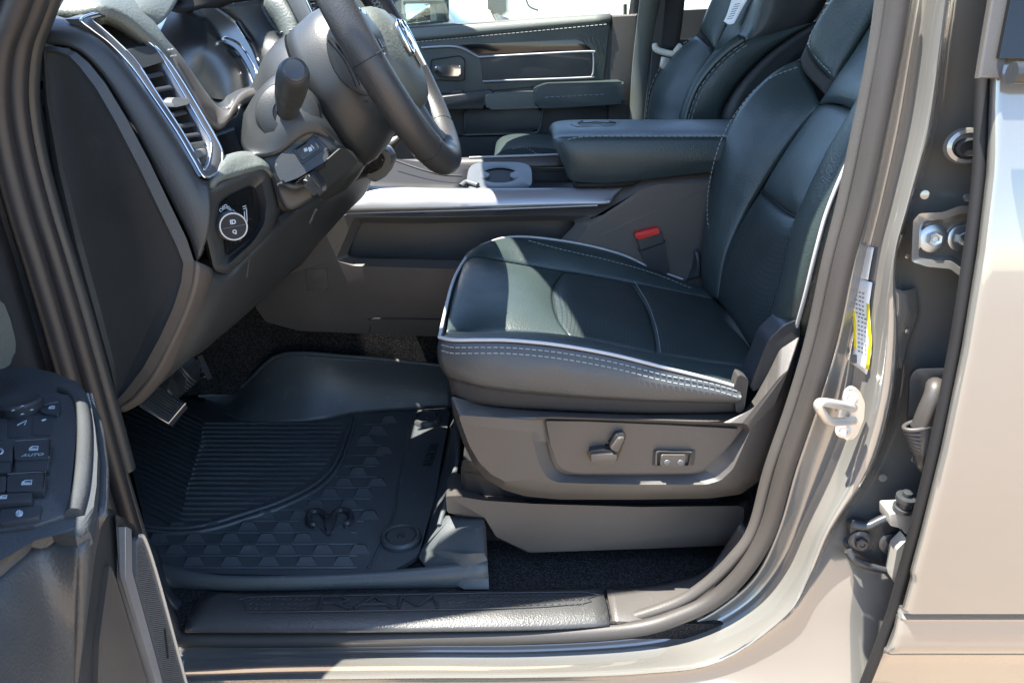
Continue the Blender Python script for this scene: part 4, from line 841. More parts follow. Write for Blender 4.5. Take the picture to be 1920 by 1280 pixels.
coons('switch_plate', [(830, 186, PY - .08), (912, 180, PY - .08)], [(840, 176, PY - .01), (924, 170, PY - .01)], M['softpad'], pd, nu=6, nv=4, solid=.004)
slab('window_switch', [(845, 177), (868, 175), (866, 170), (850, 171)], PY - .05, .02, M['smooth'], pd, .003)
slab('door_pocket', [(870, 206), (1016, 204), (1014, 236), (1004, 248), (870, 252)], PY - .04, .04, M['plastic'], pd, .006, r=6)
tube('pocket_edge', [(870, 253, PY - .042), (960, 251, PY - .042), (1002, 249, PY - .042), (1012, 240, PY - .042), (1018, 206, PY - .042)], .003, M['softpad'], pd, n=6)
slab('lower_trim', [(860, 256), (1040, 252), (1040, 300), (860, 300)], PY - .03, .03, M['plastic'], pd, .006)
tube('lock_pin', [(1172, 38, PY + .03), (1172, 8, PY + .03)], .006, M['smooth'], pd, n=10)
# glass and towing mirror
slab('window', [(560, 70), (780, 52), (1190, 30), (1195, -120), (560, -120)], PY + .06, .004, M['glass'], pd, 0)
tube('window_frame', [(1190, 40, PY + .04), (1198, -20, PY + .02), (1206, -110, PY - .02)], .022, M['plastic'], pd, n=10)
mr = rings('wing_mirror', [([(752, -90), (842, -90), (842, 40), (752, 50)], 2.82), ([(752, -92), (842, -92), (842, 42), (752, 52)], 2.72), ([(755, 3), (838, 2), (837, 38), (758, 46)], 2.715), ([(759, 8), (806, 7), (808, 42), (760, 45)], 2.735)], M['cargrey'], pd, r=4)
slab('mirror_glass', [(759, 8), (806, 7), (808, 42), (760, 45)], 2.732, .006, M['chrome'], mr, .001, r=3)
slab('mirror_blindspot', [(818, 10), (834, 9), (834, 39), (818, 41)], 2.712, .01, M['grey'], mr, .003, r=2)
# rear passenger door and rear seat, mostly hidden
slab('rear_trim', [(1240, 20), (1700, 0), (1700, 300), (1240, 300)], 2.43, .04, M['plastic'], cab, .006)
block('rear_bench', (1.0, .98, FL), (1.6, 2.36, -.42), M['leather'], cab, .05)
block('rear_backrest', (1.42, .98, -.45), (1.62, 2.36, .25), M['leather'], cab, .05)
# ================================================================ driver's door, swung open
dd = thing('truck_door', 'opened driver door at the edge of the doorway, armrest with mirror and window switches', 'truck door', (-.5, .6, .8))
hA = -.376
ap = lambda a, b, dz=0: pz(a, b, hA + dz)
dx = lambda a, b, x=-.47: px_(a, b, x)
# armrest top
arm_o = [(-60, 690), (0, 686), (32, 682), (69, 685), (117, 698), (143, 714), (159, 733), (171, 762), (178, 800), (183, 850), (181, 910), (176, 945), (166, 985), (140, 1003), (95, 993), (53, 1003), (0, 1051), (-60, 1100)]
slabv('armrest', [ap(*p) for p in arm_o], Vector((0, 0, -.018)), M['hide'], dd, .010, 5)
pan = slabv('switch_plate', [ap(a, b, .0035) for a, b in fil([(-60, 742), (100, 736), (141, 742), (146, 752), (140, 850), (128, 955), (122, 965), (60, 985), (-60, 1000)], 8)], Vector((0, 0, -.004)), M['hide'], dd, .002)
tube('pad_roll', [ap(a, b, .002) for a, b in [(118, 728), (140, 738), (152, 760), (158, 800), (157, 860), (150, 920), (138, 965)]], .007, M['hide'], dd, n=10)
for d in (0, 7): stitch('stitching', [ap(a + d, b, -.012 - d * .0007) for a, b in [(164, 738), (172, 775), (177, 830), (176, 890), (171, 935), (162, 970), (142, 1000)]], M['thread'], dd, rad=.0014, ln=.006, gap=.002)
def key(name, q, top, parent, glyph=None, m=None, depth=.01):
    P = [ap(a, b, top) for a, b in q]; o = slabv(name, P, Vector((0, 0, -depth)), m or M['key'], parent, .003); return o
Z = .0075
key('mirror_switch', fil([(-10, 752), (46, 746), (45, 758), (20, 762), (8, 770), (-10, 772)], 4), Z, pan)
key('mirror_switch', fil([(50, 746), (108, 744), (112, 752), (74, 760), (48, 757)], 4), Z, pan)
key('mirror_switch', fil([(78, 764), (113, 756), (112, 772), (108, 777), (84, 775), (74, 770)], 4), Z, pan)
key('mirror_switch', fil([(-10, 784), (14, 782), (14, 822), (-10, 825)], 3), Z - .003, pan)
key('mirror_switch', fil([(18, 784), (60, 778), (59, 816), (17, 820)], 3), Z - .003, pan)
key('mirror_switch', fil([(63, 777), (100, 777), (98, 816), (62, 816)], 3), Z - .003, pan)
lathe('mirror_knob', [(.021, 0), (.021, .011), (.018, .013), (.008, .0115), (.001, .0115)], ap(42, 769, .004), (0, 0, 1), M['smooth'], pan, 28)
def rowkeys(q1, q2, lip):
    for q in (q1, q2):
        o = key('window_switch', fil(q, 4), Z + .004, pan)
        slabv('switch_face', [ap(a, b, Z + .002) for a, b in [(q[3][0], q[3][1] + 1), (q[2][0] - 1, q[2][1] + 1), (q[2][0] - 3, q[2][1] + lip), (q[3][0], q[3][1] + lip)]], Vector((0, 0, -.01)), M['key'], o, .002)
    tube('switch_rim', [ap(a, b, Z + .0045) for a, b in [(q2[0][0], q2[0][1] - 1), (q2[1][0] - 6, q2[1][1] - 1), (q2[1][0], q2[1][1] + 4), (q2[2][0], q2[2][1] - 2)]], .0009, M['chrome'], pan, n=6, k=3)
rowkeys([(-12, 832), (24, 829), (23, 862), (-12, 864)], [(28, 828), (94, 825), (93, 858), (27, 862)], 22)
rowkeys([(-12, 894), (12, 891), (10, 920), (-12, 922)], [(15, 890), (84, 886), (82, 918), (12, 922)], 4)
key('lock_switch', fil([(-12, 925), (60, 922), (58, 938), (-12, 944)], 4), Z + .004, pan)
key('lock_switch', fil([(2, 954), (78, 946), (74, 968), (0, 982)], 3), Z, pan)
key('switch_tray', fil([(-12, 922), (84, 918), (78, 946), (-12, 956)], 3), Z - .006, pan)
# printed symbols on the keys
def glyph_car(c, s, dz): return [[(c[0] - s, c[1] + s * .35), (c[0] - s, c[1] - .05 * s), (c[0] - .3 * s, c[1] - s * .5), (c[0] + s, c[1] - s * .55), (c[0] + s * .95, c[1] + s * .3), (c[0] - s, c[1] + s * .35)]]
mb = MB()
for (c, s, z) in (((63, 841), 8, Z + .0046), ((50, 905), 9, Z + .0046), ((22, 752), 5, Z + .0006), ((70, 749), 5, Z + .0006), ((97, 764), 5, Z + .0006), ((6, 932), 6, Z + .0046)):
    for pl in glyph_car(c, s, z): mb.add(tubemesh([ap(a, b, z) for a, b in pl], .0007, 4))
    mb.add(boxmesh(ap(c[0], c[1] + s * .1, z), (ap(c[0] + s * .8, c[1] + s * .1, z) - ap(c[0], c[1] + s * .1, z)), (ap(c[0], c[1] + s * .3, z) - ap(c[0], c[1] + s * .1, z)), Vector((0, 0, .0003))))
for (a, b) in ((42, 761), (25, 769), (60, 768), (42, 776)):
    p = ap(a, b, .0176); mb.add(lathemesh([(.0022, 0), (.0015, .0005)], p, (0, 0, 1), 3))
for (c, r) in (((36, 962), 5), ((0, 846), 5)):
    mb.add(tubemesh([ap(c[0] + r * math.cos(t), c[1] + r * math.sin(t), (Z if c[0] == 36 else Z + .004) + .0006) for t in [i * math.pi / 8 for i in range(16)]], .0009, 4, True))
mb.add(tubemesh([ap(36, 958, Z + .0006), ap(36, 966, Z + .0006)], .0012, 4)); mb.add(tubemesh([ap(32, 797, Z - .0024), ap(50, 788, Z - .0024), ap(46, 796, Z - .0024)], .0007, 4)); mb.add(tubemesh([ap(78, 789, Z - .0024), ap(86, 786, Z - .0024)], .0011, 4))
mb.build('key_symbols', M['ink'], pan)
textpx('key_lettering', 'AUTO', (62, 853), (72, 852.4), None, 6, M['ink'], pan, plane=lambda a, b: ap(a, b, Z + .0042), lift=.0003, ext=.0001)
# upper pad at the corner
slabv('upper_pad', [px_(a, b, -.56) for a, b in fil([(-60, 540), (4, 560), (20, 600), (30, 640), (28, 672), (12, 690), (-60, 700)], 10)], Vector((-.04, 0, 0)), M['softpad'], dd, .012)
# body of the armrest below
dn_ = Vector((0, 0, -.012)); ad = lambda a, b: ap(a, b) + dn_
coons('arm_side', [(-60, 1330, .36), (20, 1330, .40), (84, 1330, .44), (140, 1330, .50)], [ad(-60, 1098), ad(0, 1050), ad(53, 1003), ad(95, 993), ad(140, 1004)], M['hide'], dd, nu=24, nv=16, disp=lambda u, v: .006 * math.sin(math.pi * min(1, u)) ** .7 * math.sin(math.pi * v) ** .5, solid=.01)
coons('arm_side', [(140, 1330, .50), (150, 1190, .53), (160, 1095, .55), (178, 1010, .585)], [ad(140, 1004), ad(155, 996), ad(167, 980), ad(178, 940)], M['hide'], dd, nu=16, nv=12, disp=lambda u, v: .004 * math.sin(math.pi * v), solid=.008)
UT = [ad(178, 940), ad(182, 900), ad(183, 850), ad(178, 800), ad(171, 764), ad(143, 716)]
coons('arm_under', [p + Vector((-.035, .01, -.07)) for p in UT], UT, M['hide'], dd, nu=24, nv=8, disp=lambda u, v: .004 * math.sin(math.pi * v), solid=.008)
# lower trim with speaker: dark frame, silver bar, grille
slabv('door_trim', [dx(a, b) for a, b in [(150, 930), (188, 948), (214, 954), (250, 982), (268, 1004), (292, 1078), (322, 1180), (352, 1290), (372, 1400), (60, 1400), (120, 1100)]], Vector((-.05, 0, 0)), M['plastic'], dd, .006)
rings('speaker_frame', [[dx(a, b, x) for a, b in fil(q, 5)] for q, x in (
    ([(214, 964), (232, 970), (252, 990), (256, 1070), (320, 1290), (360, 1400), (300, 1400), (290, 1290), (222, 1082)], -.468),
    ([(216, 964), (232, 972), (250, 990), (254, 1070), (316, 1290), (352, 1400), (304, 1400), (288, 1280), (224, 1080)], -.462),
    ([(222, 974), (232, 979), (246, 994), (250, 1070), (310, 1290), (345, 1400), (312, 1400), (286, 1270), (228, 1078)], -.466))], M['smooth'], dd, smooth=40)
slabv('silver_bar', [dx(a, b, -.458) for a, b in fil([(235, 986), (247, 992), (248, 1072), (300, 1260), (336, 1400), (322, 1400), (286, 1260), (235, 1086)], 3)], Vector((-.01, 0, 0)), M['silver'], dd, .003)
gr = slabv('speaker_grille', [dx(a, b, -.456) for a, b in fil([(256, 1014), (262, 1004), (270, 1010), (296, 1090), (350, 1290), (385, 1400), (345, 1400), (308, 1270), (256, 1082)], 4)], Vector((-.01, 0, 0)), M['grey'], dd, .003)
mb = MB()
for i in range(86):
    t = i / 85; y = 1018 + t * 300; xl = 257 + max(0, y - 1082) * .275; xr = 268 + max(0, y - 1010) * .288
    mb.add(tubemesh([dx(xl + 1, y + 4, -.4555), dx(xr - 1, y, -.4555)], .0011, 4))
mb.build('grille_ribs', M['grey'], gr, 60)
slabv('grille_slot', [dx(a, b, -.4535) for a, b in [(309, 1178), (311, 1178), (317, 1232), (315, 1234)]], Vector((-.002, 0, 0)), M['black'], gr, 0)
tube('grille_rim', [dx(a, b, -.455) for a, b in [(262, 1004), (272, 1012), (298, 1092), (350, 1284), (383, 1400)]], .0022, M['beige'], gr, n=8)
slabv('lower_panel', [dx(a, b, -.464) for a, b in fil([(206, 1056), (216, 1080), (280, 1290), (290, 1400), (180, 1400), (186, 1200)], 8)], Vector((-.01, 0, 0)), M['plastic2'], dd, .006)
# outer half of the door, so that it has its thickness and throws its shade
slabv('door_panel', [Vector((-.635, .80, 1.55 - .03)), Vector((-.57, .80, .55)), Vector((-.30, .05, .55)), Vector((-.245, .05, 1.55 - .03))], Vector((-.10, -.02, 0)), M['plastic'], dd, .02)

# ================================================================ dashboard
da = thing('dashboard', 'dark dashboard end with a tall silver framed air vent, headlight switch and instrument screen', 'dashboard', (-.6, 1.2, 1.2))
ep = [(78, 86), (112, 88), (142, 98), (166, 118), (197, 156), (236, 220), (281, 305), (321, 388), (350, 448), (364, 490), (360, 530), (345, 580), (318, 640), (285, 700), (248, 744), (217, 766), (197, 700), (167, 600), (132, 470), (100, 320), (82, 190)]
e2 = [(82, 93), (106, 96), (130, 105), (150, 126), (180, 165), (217, 229), (261, 314), (301, 398), (330, 458), (344, 494), (340, 528), (326, 574), (300, 632), (268, 690), (236, 732), (220, 750), (208, 690), (180, 590), (144, 460), (110, 316), (88, 190)]
e3 = [(86, 99), (104, 102), (124, 111), (143, 131), (172, 170), (209, 234), (252, 318), (292, 402), (321, 462), (335, 496), (331, 527), (317, 571), (291, 628), (260, 684), (232, 722), (222, 738), (214, 680), (190, 585), (154, 455), (118, 314), (94, 190)]
rings('end_panel', [(ep, .950), (ep, .932), (e2, .926), (e3, .934)], M['plastic'], da, r=3, smooth=50)
# trim band between the end panel and the vent frame
E_ = [(62, 72, .955), (80, 80, .94), (114, 83, .937), (146, 94, .935), (170, 114, .935), (201, 152, .935), (240, 216, .935), (285, 301, .935), (325, 384, .935), (354, 444, .935), (369, 490, .936)]
V_ = [(92, 22, .99), (110, 30, .985), (135, 40, .975), (165, 58, .965), (198, 84, .96), (238, 126, .958), (278, 182, .957), (324, 250, .957), (356, 304, .957), (374, 333, .957), (392, 340, .962)]
coons('trim_band', E_, V_, M['plastic'], da, Rr=[(369, 490, .936), (386, 440, .948), (394, 390, .957), (392, 340, .962)], nu=50, nv=12, disp=lambda u, v: .010 * math.sin(math.pi * v) ** .7, solid=.02)
L1 = [(217, 768, .936), (250, 748, .934), (288, 703, .934), (321, 642, .934), (348, 582, .934), (364, 532, .934), (369, 490, .936)]
L2_ = [(240, 764, .96), (276, 744, .965), (318, 695, .975), (352, 640, .985), (380, 575, .985), (396, 530, .98), (400, 507, .98)]
coons('trim_band', L1, L2_, M['plastic2'], da, nu=30, nv=8, disp=lambda u, v: .006 * math.sin(math.pi * v), solid=.02)
# vent frame
def Yv(px, py):
    ax, ay, bx, by = 165, 55, 376, 331; L = math.hypot(bx - ax, by - ay); d = ((px - ax) * (by - ay) - (py - ay) * (bx - ax)) / L
    return .958 + d * .0011
vo = [(146, 36), (185, 24), (225, 38), (268, 70), (305, 108), (338, 155), (368, 205), (397, 255), (411, 285), (409, 315), (394, 329), (376, 331), (358, 302), (326, 248), (280, 180), (240, 124), (200, 82), (165, 55)]
vi = [(169, 36), (203, 31), (225, 44), (258, 66), (288, 92), (316, 135), (345, 184), (374, 234), (391, 264), (391, 289), (386, 310), (377, 318), (362, 290), (333, 240), (289, 173), (251, 115), (214, 77), (186, 52)]
vm = [tuple(a * .5 + b * .5 for a, b in zip(p, q)) for p, q in zip(vo, vi)]
def vl(pts, dx_): return [V(p, Yv) + Vector((dx_, 0, 0)) for p in pts]
rings('vent_frame', [vl(vo, -.015), vl(vo, .004), vl(vm, .006), vl(vi, .003), vl(vi, -.012)], M['frame'], da, fill=False, smooth=70)
tube('vent_chrome', vl(vo, .004), .0016, M['chrome'], da, n=8, closed=True)
tube('vent_chrome', vl(vi, .003), .0013, M['chrome'], da, n=8, closed=True)
rings('vent_housing', [vl(vi, -.004), vl(vi, -.05), vl([(p[0] * .9 + 27, p[1] * .9 + 20) for p in vi], -.06)], M['black'], da, smooth=40)
mb = MB()
for i, (l, r_) in enumerate([((263, 148), (309, 138)), ((279, 172), (326, 164)), ((311, 220), (352, 210)), ((323, 240), (368, 233)), ((335, 258), (378, 252)), ((346, 274), (388, 268))]):
    a = V(l, Yv) + Vector((-.004, 0, 0)); b = V(r_, Yv) + Vector((-.004, 0, 0)); mb.add(tubemesh([a, b], .0042, 8, up=Vector((.6, 0, .8)), flat=.45))
    a2 = a + Vector((-.03, 0, -.004)); b2 = b + Vector((-.03, 0, -.004)); mb.add(tubemesh([a2, b2], .003, 6, up=Vector((.6, 0, .8)), flat=.5))
mb.build('vent_slats', M['smooth'], da, 60)
mb = MB()
for (a, b) in (((277, 140), (330, 240)), ((290, 136), (345, 240))):
    mb.add(tubemesh([V(a, Yv) + Vector((-.02, 0, 0)), V(b, Yv) + Vector((-.02, 0, 0))], .003, 6))
mb.build('vent_vanes', M['smooth'], da, 60)
slabv('vent_tab', [V(p, Yv) + Vector((.006, 0, 0)) for p in fil([(312, 190), (318, 183), (342, 183), (350, 190), (344, 196), (318, 202)], 3)], Vector((-.012, 0, 0)), M['grey'], da, .003)
slabv('vent_flap', [V(p, Yv) + Vector((.004, 0, 0)) for p in fil([(226, 96), (252, 88), (292, 87), (308, 112), (300, 116), (262, 128), (252, 124)], 4)], Vector((-.02, 0, 0)), M['plastic'], da, .004)
slabv('vent_base', [V(p, Yv) + Vector((.0, 0, 0)) for p in fil([(346, 278), (384, 268), (389, 288), (384, 308), (374, 314)], 4)], Vector((-.02, 0, 0)), M['plastic'], da, .004)
th = slabv('vent_wheel', [V(p, Yv) + Vector((.005, 0, 0)) for p in fil([(354, 285), (378, 278), (381, 288), (362, 298)], 3)], Vector((-.012, 0, 0)), M['grey'], da, .003)
# dash top: padded skin, running across to the other side
coons('dash_top', [(92, 22, .99), (150, 26, .985), (190, 16, .99), (232, 32, 1.01), (272, 66, 1.03), (310, 106, 1.05), (343, 153, 1.06), (372, 204, 1.06), (400, 252, 1.06)], [(60, -60, 1.1), (130, -60, 1.12), (190, -40, 1.12), (255, -2, 1.12), (294, 52, 1.09), (318, 92, 1.09), (346, 138, 1.09), (376, 192, 1.09), (404, 246, 1.09)], M['softpad'], da, nu=36, nv=12, disp=puff(.006, 6, 3), solid=.02)
coons('dash_pad', [(100, -6, 1.02), (180, 16, 1.03), (250, 30, 1.05), (288, 52, 1.08)], [(110, -60, 1.3), (220, -60, 1.3), (300, -60, 1.3), (350, -30, 1.3)], M['softpad'], da, Rr=[(288, 52, 1.08), (305, 40, 1.12), (325, 12, 1.2), (350, -30, 1.3)], nu=24, nv=12, disp=lambda u, v: .012 * math.sin(math.pi * v) ** .6, solid=.02)
for d in (0, 1): stitch('stitching', [V((a, b - d * 4, y)) + Vector((0, -.01, .008)) for a, b, y in [(120, -20, 1.1), (190, 0, 1.12), (240, 8, 1.12), (280, 6, 1.14), (310, -12, 1.18)]], M['thread'], da, rad=.0012)
stitch('stitching', [V(p) + Vector((.002, -.003, .004)) for p in [(314, 101, 1.055), (326, 99, 1.07)]], M['thread'], da, rad=.0016); stitch('stitching', [V(p) + Vector((.002, -.003, .004)) for p in [(320, 112, 1.055), (332, 110, 1.07)]], M['thread'], da, rad=.0016)
block('dash_shelf', (-1.0, 1.0, -.06), (-.60, 2.44, -.012), M['softpad'], da, .02)
block('dash_core', (-1.0, 1.0, -.45), (-.60, 2.40, -.07), M['black'], da, .02)
block('dash_core', (-.62, 1.15, -.34), (-.46, 1.60, -.13), M['black'], da, .02)  # unseen filler added to block sun from reaching the floor mat
block('dash_face', (-.62, 1.60, -.32), (-.52, 2.42, -.02), M['plastic'], da, .03)
# instrument frame, screen, hood
ic = [(299, 63, 1.10), (338, 103, 1.10), (366, 142, 1.10), (392, 180, 1.10), (413, 203, 1.11), (434, 203, 1.12), (443, 182, 1.14), (462, 168, 1.17), (486, 163, 1.20)]
oc = [(287, 57, 1.07), (324, 110, 1.06), (352, 158, 1.06), (381, 210, 1.06), (398, 234, 1.07), (419, 238, 1.08), (440, 214, 1.11), (455, 200, 1.14), (476, 190, 1.17)]
coons('instrument_frame', oc, ic, M['plastic2'], da, nu=40, nv=6, disp=lambda u, v: .004 * math.sin(math.pi * v), solid=.012)
sc = [(297, 66, 1.12), (318, 22, 1.22), (350, 12, 1.3), (402, 16, 1.36), (440, 44, 1.38), (472, 90, 1.38), (498, 150, 1.34), (486, 166, 1.26), (440, 190, 1.16), (395, 184, 1.12), (366, 146, 1.12), (336, 104, 1.12)]
fS = pl3((297, 66, 1.11), (395, 190, 1.11), (470, 90, 1.40))
slabv('instrument_screen', [fS(a, b) for a, b, _ in sc], Vector((-.01, 0, -.004)), M['screen'], da, 0)
0 and lathe('tachometer_ring', [(.06, 0), (.06, .001), (.056, .001), (.056, 0)], fS(420, 128) + Vector((.002, 0, 0)), (fS(470, 90) - fS(297, 66)).cross(fS(395, 190) - fS(297, 66)) * -1, M['gloss'], da, 40)
tube('screen_trim', [fS(a, b) + Vector((.006, -.004, .002)) for a, b in [(413, 76), (421, 74), (442, 84), (456, 100), (472, 128), (484, 160)]], .0022, M['chrome'], da, n=8)
coons('tray_floor', [(395, 186, 1.115), (413, 204, 1.115), (434, 204, 1.12), (443, 183, 1.14), (486, 164, 1.2)], [(395, 182, 1.13), (420, 176, 1.2), (440, 170, 1.22), (455, 166, 1.24), (488, 158, 1.26)], M['plastic'], da, nu=20, nv=5, solid=.004)
coons('hood_side', [(402, 12, 1.34), (446, 44, 1.36), (480, 100, 1.36), (500, 152, 1.30)], [(498, -4, 1.40), (505, 28, 1.40), (530, 72, 1.38), (552, 120, 1.30)], M['plastic'], da, nu=16, nv=6, disp=lambda u, v: .006 * math.sin(math.pi * v), solid=.006)
tube('hood_edge', [(446, 40, 1.355), (474, 86, 1.35), (488, 120, 1.33), (502, 154, 1.29)], .005, M['gloss'], da, n=8)
coons('instrument_hood', [(318, 16, 1.2), (330, 4, 1.25), (356, -30, 1.3)], [(420, 16, 1.36), (500, -10, 1.42), (520, -50, 1.42)], M['black'], da, nu=8, nv=6, solid=.01)
coons('dash_leather', [(494, 10, 1.38), (503, 30, 1.38), (524, 62, 1.37), (552, 108, 1.33)], [(530, -10, 1.38), (552, 30, 1.36), (568, 66, 1.35), (570, 92, 1.33)], M['softpad'], da, L=[(494, 10, 1.38), (500, -10, 1.38), (530, -10, 1.38)], nu=20, nv=10, disp=puff(.008, 6, 2), solid=.02)
tube('leather_seam', [(526, 64, 1.362), (545, 60, 1.352), (561, 55, 1.348)], .0025, M['black'], da, n=6)
stitch('stitching', [(527, 61, 1.358), (545, 57, 1.348), (561, 52, 1.345)], M['thread'], da, rad=.0015)
coons('centre_frame', [(552, 110, 1.33), (570, 92, 1.33), (566, 64, 1.35), (550, 28, 1.36), (526, -20, 1.38)], [(566, 116, 1.32), (606, 74, 1.32), (598, 50, 1.33), (578, 10, 1.34), (562, -30, 1.35)], M['grey'], da, nu=20, nv=6, disp=lambda u, v: .004 * math.sin(math.pi * v), solid=.01)
tube('silver_line', [(608, 72, 1.318), (598, 48, 1.328), (579, 8, 1.338), (560, -34, 1.35)], .0028, M['chrome'], da, n=8)
slab('vent_housing', [(580, -30), (640, -30), (640, 90), (610, 74)], 1.37, .05, M['black'], da, .004)
mb = MB()
for i in range(7): mb.add(tubemesh([V((582 + i * 4.5, 2 + i * 9, 1.36)), V((640, -2 + i * 9, 1.34))], .0035, 6))
mb.build('vent_slats', M['smooth'], da, 60)
slab('vent_tab', [(597, 42), (622, 40), (624, 50), (600, 52)], 1.33, .01, M['grey'], da, .003, r=2)
# headlight switch pod
ho = [(370, 372), (420, 340), (478, 316), (501, 322), (513, 380), (506, 420), (482, 464), (425, 511), (402, 507)]
hb = [(364, 390), (395, 338), (486, 297), (510, 312), (528, 380), (526, 396), (504, 440), (428, 516), (398, 510)]
h1 = [(386, 378), (424, 352), (474, 332), (490, 336), (500, 382), (496, 420), (474, 455), (428, 496), (412, 494)]
h2 = [(409, 380), (428, 364), (469, 346), (478, 349), (488, 384), (488, 418), (470, 450), (429, 483), (422, 480)]
def Yh(dy): return lambda a, b: .955 + (a - 370) * .00075 + (b - 300) * -.00004 + dy
rings('switch_pod', [(hb, Yh(.05)), (hb, Yh(.012)), (ho, Yh(.0)), (h1, Yh(-.002)), (h2, Yh(.014))], M['plastic'], da, r=10, smooth=70)
coons('pod_dome', [(366, 380, .985), (395, 345, .97), (440, 330, 1.0), (490, 312, 1.04), (514, 330, 1.06)], [(398, 342, 1.0), (417, 300, 1.04), (456, 286, 1.08), (487, 298, 1.1), (514, 330, 1.07)], M['softpad'], da, nu=24, nv=12, disp=puff(.014, 2), solid=.01)
hs = slab('switch_panel', [(412, 383), (430, 368), (468, 350), (477, 353), (486, 385), (486, 416), (469, 447), (429, 479), (424, 476)], Yh(.010), .004, M['gloss'], da, .001, r=6)
kn = V((434, 424), Yh(0)); kax = Vector((.55, -.80, .12)).normalized()
hk = lathe('headlight_knob', [(.0205, -.004), (.0195, .016), (.0185, .020), (.0165, .021), (.016, .0195), (.002, .0195)], kn + Vector((-.004, .004, 0)), kax, M['grey'], da, 32)
lathe('knob_face', [(.0165, .0205), (.0165, .0213), (.002, .0213)], kn + Vector((-.004, .004, 0)), kax, M['black'], hk, 28)
lathe('knob_ring', [(.0190, .0185), (.0185, .0215), (.0168, .0215), (.0166, .019)], kn + Vector((-.004, .004, 0)), kax, M['silver'], hk, 28)
kc = kn + Vector((-.004, .004, 0)) + kax * .0216; kx = Vector((0, 0, 1)).cross(kax).normalized(); kz = kax.cross(kx)
tube('knob_split', [kc - kx * .015 - kz * .001, kc + kx * .015 + kz * .001], .0005, M['grey'], hk, n=4, straight=True)
text('knob_symbol', 'ID', kc + kz * .006, kx, kz, .008, M['ink'], hk, ext=.0001, bold=.0003); text('knob_symbol', 'Q', kc - kz * .007, kx, kz, .007, M['ink'], hk, ext=.0001, bold=.0003)
fH = lambda a, b: V((a, b), Yh(.0095))
for s, a, b, a2, b2, sz in (('O', 414, 394, 420, 390, 9), ('ED', 421, 388, 427, 384, 9), ('ID', 428, 390, 434, 391, 8), ('AUTO', 436, 396, 442, 400, 6)):
    textpx('switch_lettering', s, (a, b), (a2, b2), None, sz, M['ink'], hs, plane=fH, lift=.0006, ext=.0001, bold=.0002)
for (a, b) in ((453, 398), (467, 392)):
    rl = lathe('dimmer_wheel', [(.014, -.004), (.0145, 0), (.014, .004)], V((a, b), Yh(.016)), (.8, -.5, 0), M['grey'], hs, 24)
mb = MB()
for (a, b, c, d) in ((458, 396, 459, 420), (462, 392, 463, 416), (455, 388, 461, 386), (456, 392, 462, 390)):
    mb.add(tubemesh([V((a, b), Yh(.004)), V((c, d), Yh(.004))], .0008, 4))
mb.build('wheel_marks', M['ink'], hs)
# lower dash / knee panel
KB = [(240, 766, .965), (276, 746, .97), (322, 698, .99), (380, 655, 1.12), (440, 606, 1.22), (500, 546, 1.31), (560, 484, 1.38), (600, 430, 1.43), (632, 392, 1.47)]
KT = [(369, 492, .945), (400, 509, .975), (428, 513, 1.0), (462, 480, 1.03), (512, 432, 1.08), (552, 398, 1.14), (606, 366, 1.2), (640, 345, 1.3), (700, 318, 1.42)]
coons('knee_panel', KB, KT, M['plastic'], da, nu=50, nv=20, disp=lambda u, v: .02 * math.sin(math.pi * v) ** .8, solid=.02)
tube('panel_seam', [(462, 520, 1.02), (466, 495, 1.015), (469, 478, 1.01)], .0012, M['smooth'], da, n=6)
slabv('panel_slot', [V(p) for p in [(520, 408, 1.06), (556, 384, 1.10), (562, 390, 1.10), (528, 418, 1.06)]], Vector((0, .01, 0)), M['black'], da, .001)
mb = MB()
for i in range(5): mb.add(tubemesh([V((594 - i * 2.2, 393 + i * 5, 1.14)), V((591 - i * 2.2, 399 + i * 5, 1.14))], .0022, 6))
mb.build('speaker_slots', M['black'], da, 60)
coons('under_trim', [(330, 690, 1.05), (380, 655, 1.16), (420, 622, 1.22)], [(390, 610, 1.03), (410, 590, 1.08), (440, 560, 1.14)], M['plastic2'], da, nu=10, nv=6, disp=puff(.01, 3), solid=.01)
# far part of the dash beyond the column
slab('screen_surround', [(690, 282), (724, 278), (738, 300), (726, 330), (700, 344), (672, 316)], 1.40, .05, M['grey'], da, .006, r=8)
slab('screen_inner', [(684, 292), (712, 284), (722, 300), (714, 318), (690, 328), (676, 314)], 1.39, .04, M['gloss'], da, .004, r=6)
coons('dash_low', [(600, 420, 1.45), (640, 380, 1.47), (690, 345, 1.49)], [(640, 300, 1.50), (700, 270, 1.50), (760, 250, 1.5)], M['plastic'], da, nu=8, nv=6, solid=.01)

# ================================================================ steering column and wheel
HUB = Vector((-.197, 1.235, 1.532)); TL = R(28)
NW = Vector((math.cos(TL), 0, math.sin(TL)))             # towards the driver
DW = Vector((math.sin(TL), 0, -math.cos(TL)))            # down in the wheel's plane
RW = Vector((0, 1, 0))                                   # across
wp = lambda r, d, n=0: HUB + RW * r + DW * d + NW * n
col_ = thing('steering_column', 'dark steering column shroud with an indicator stalk and a pedal switch', 'steering column', (-.35, 1.2, 1.4))
def collar(s0, rings_): 
    vs, fs = [], []; n = 32
    for (s, ry, rd, od) in rings_:
        for k in range(n):
            t = 2 * math.pi * k / n; vs.append(wp(math.cos(t) * ry, math.sin(t) * rd + od, -s))
    for i in range(len(rings_) - 1):
        for k in range(n): fs.append((i * n + k, i * n + (k + 1) % n, (i + 1) * n + (k + 1) % n, (i + 1) * n + k))
    fs += [tuple(range(n))[::-1], tuple((len(rings_) - 1) * n + k for k in range(n))]
    return vs, fs
v, f = collar(0, [(.122, .094, .112, .03), (.14, .098, .116, .035), (.17, .098, .116, .045), (.22, .09, .10, .06), (.26, .08, .09, .07)])
mk('shroud', v, f, M['plastic'], col_, 40)
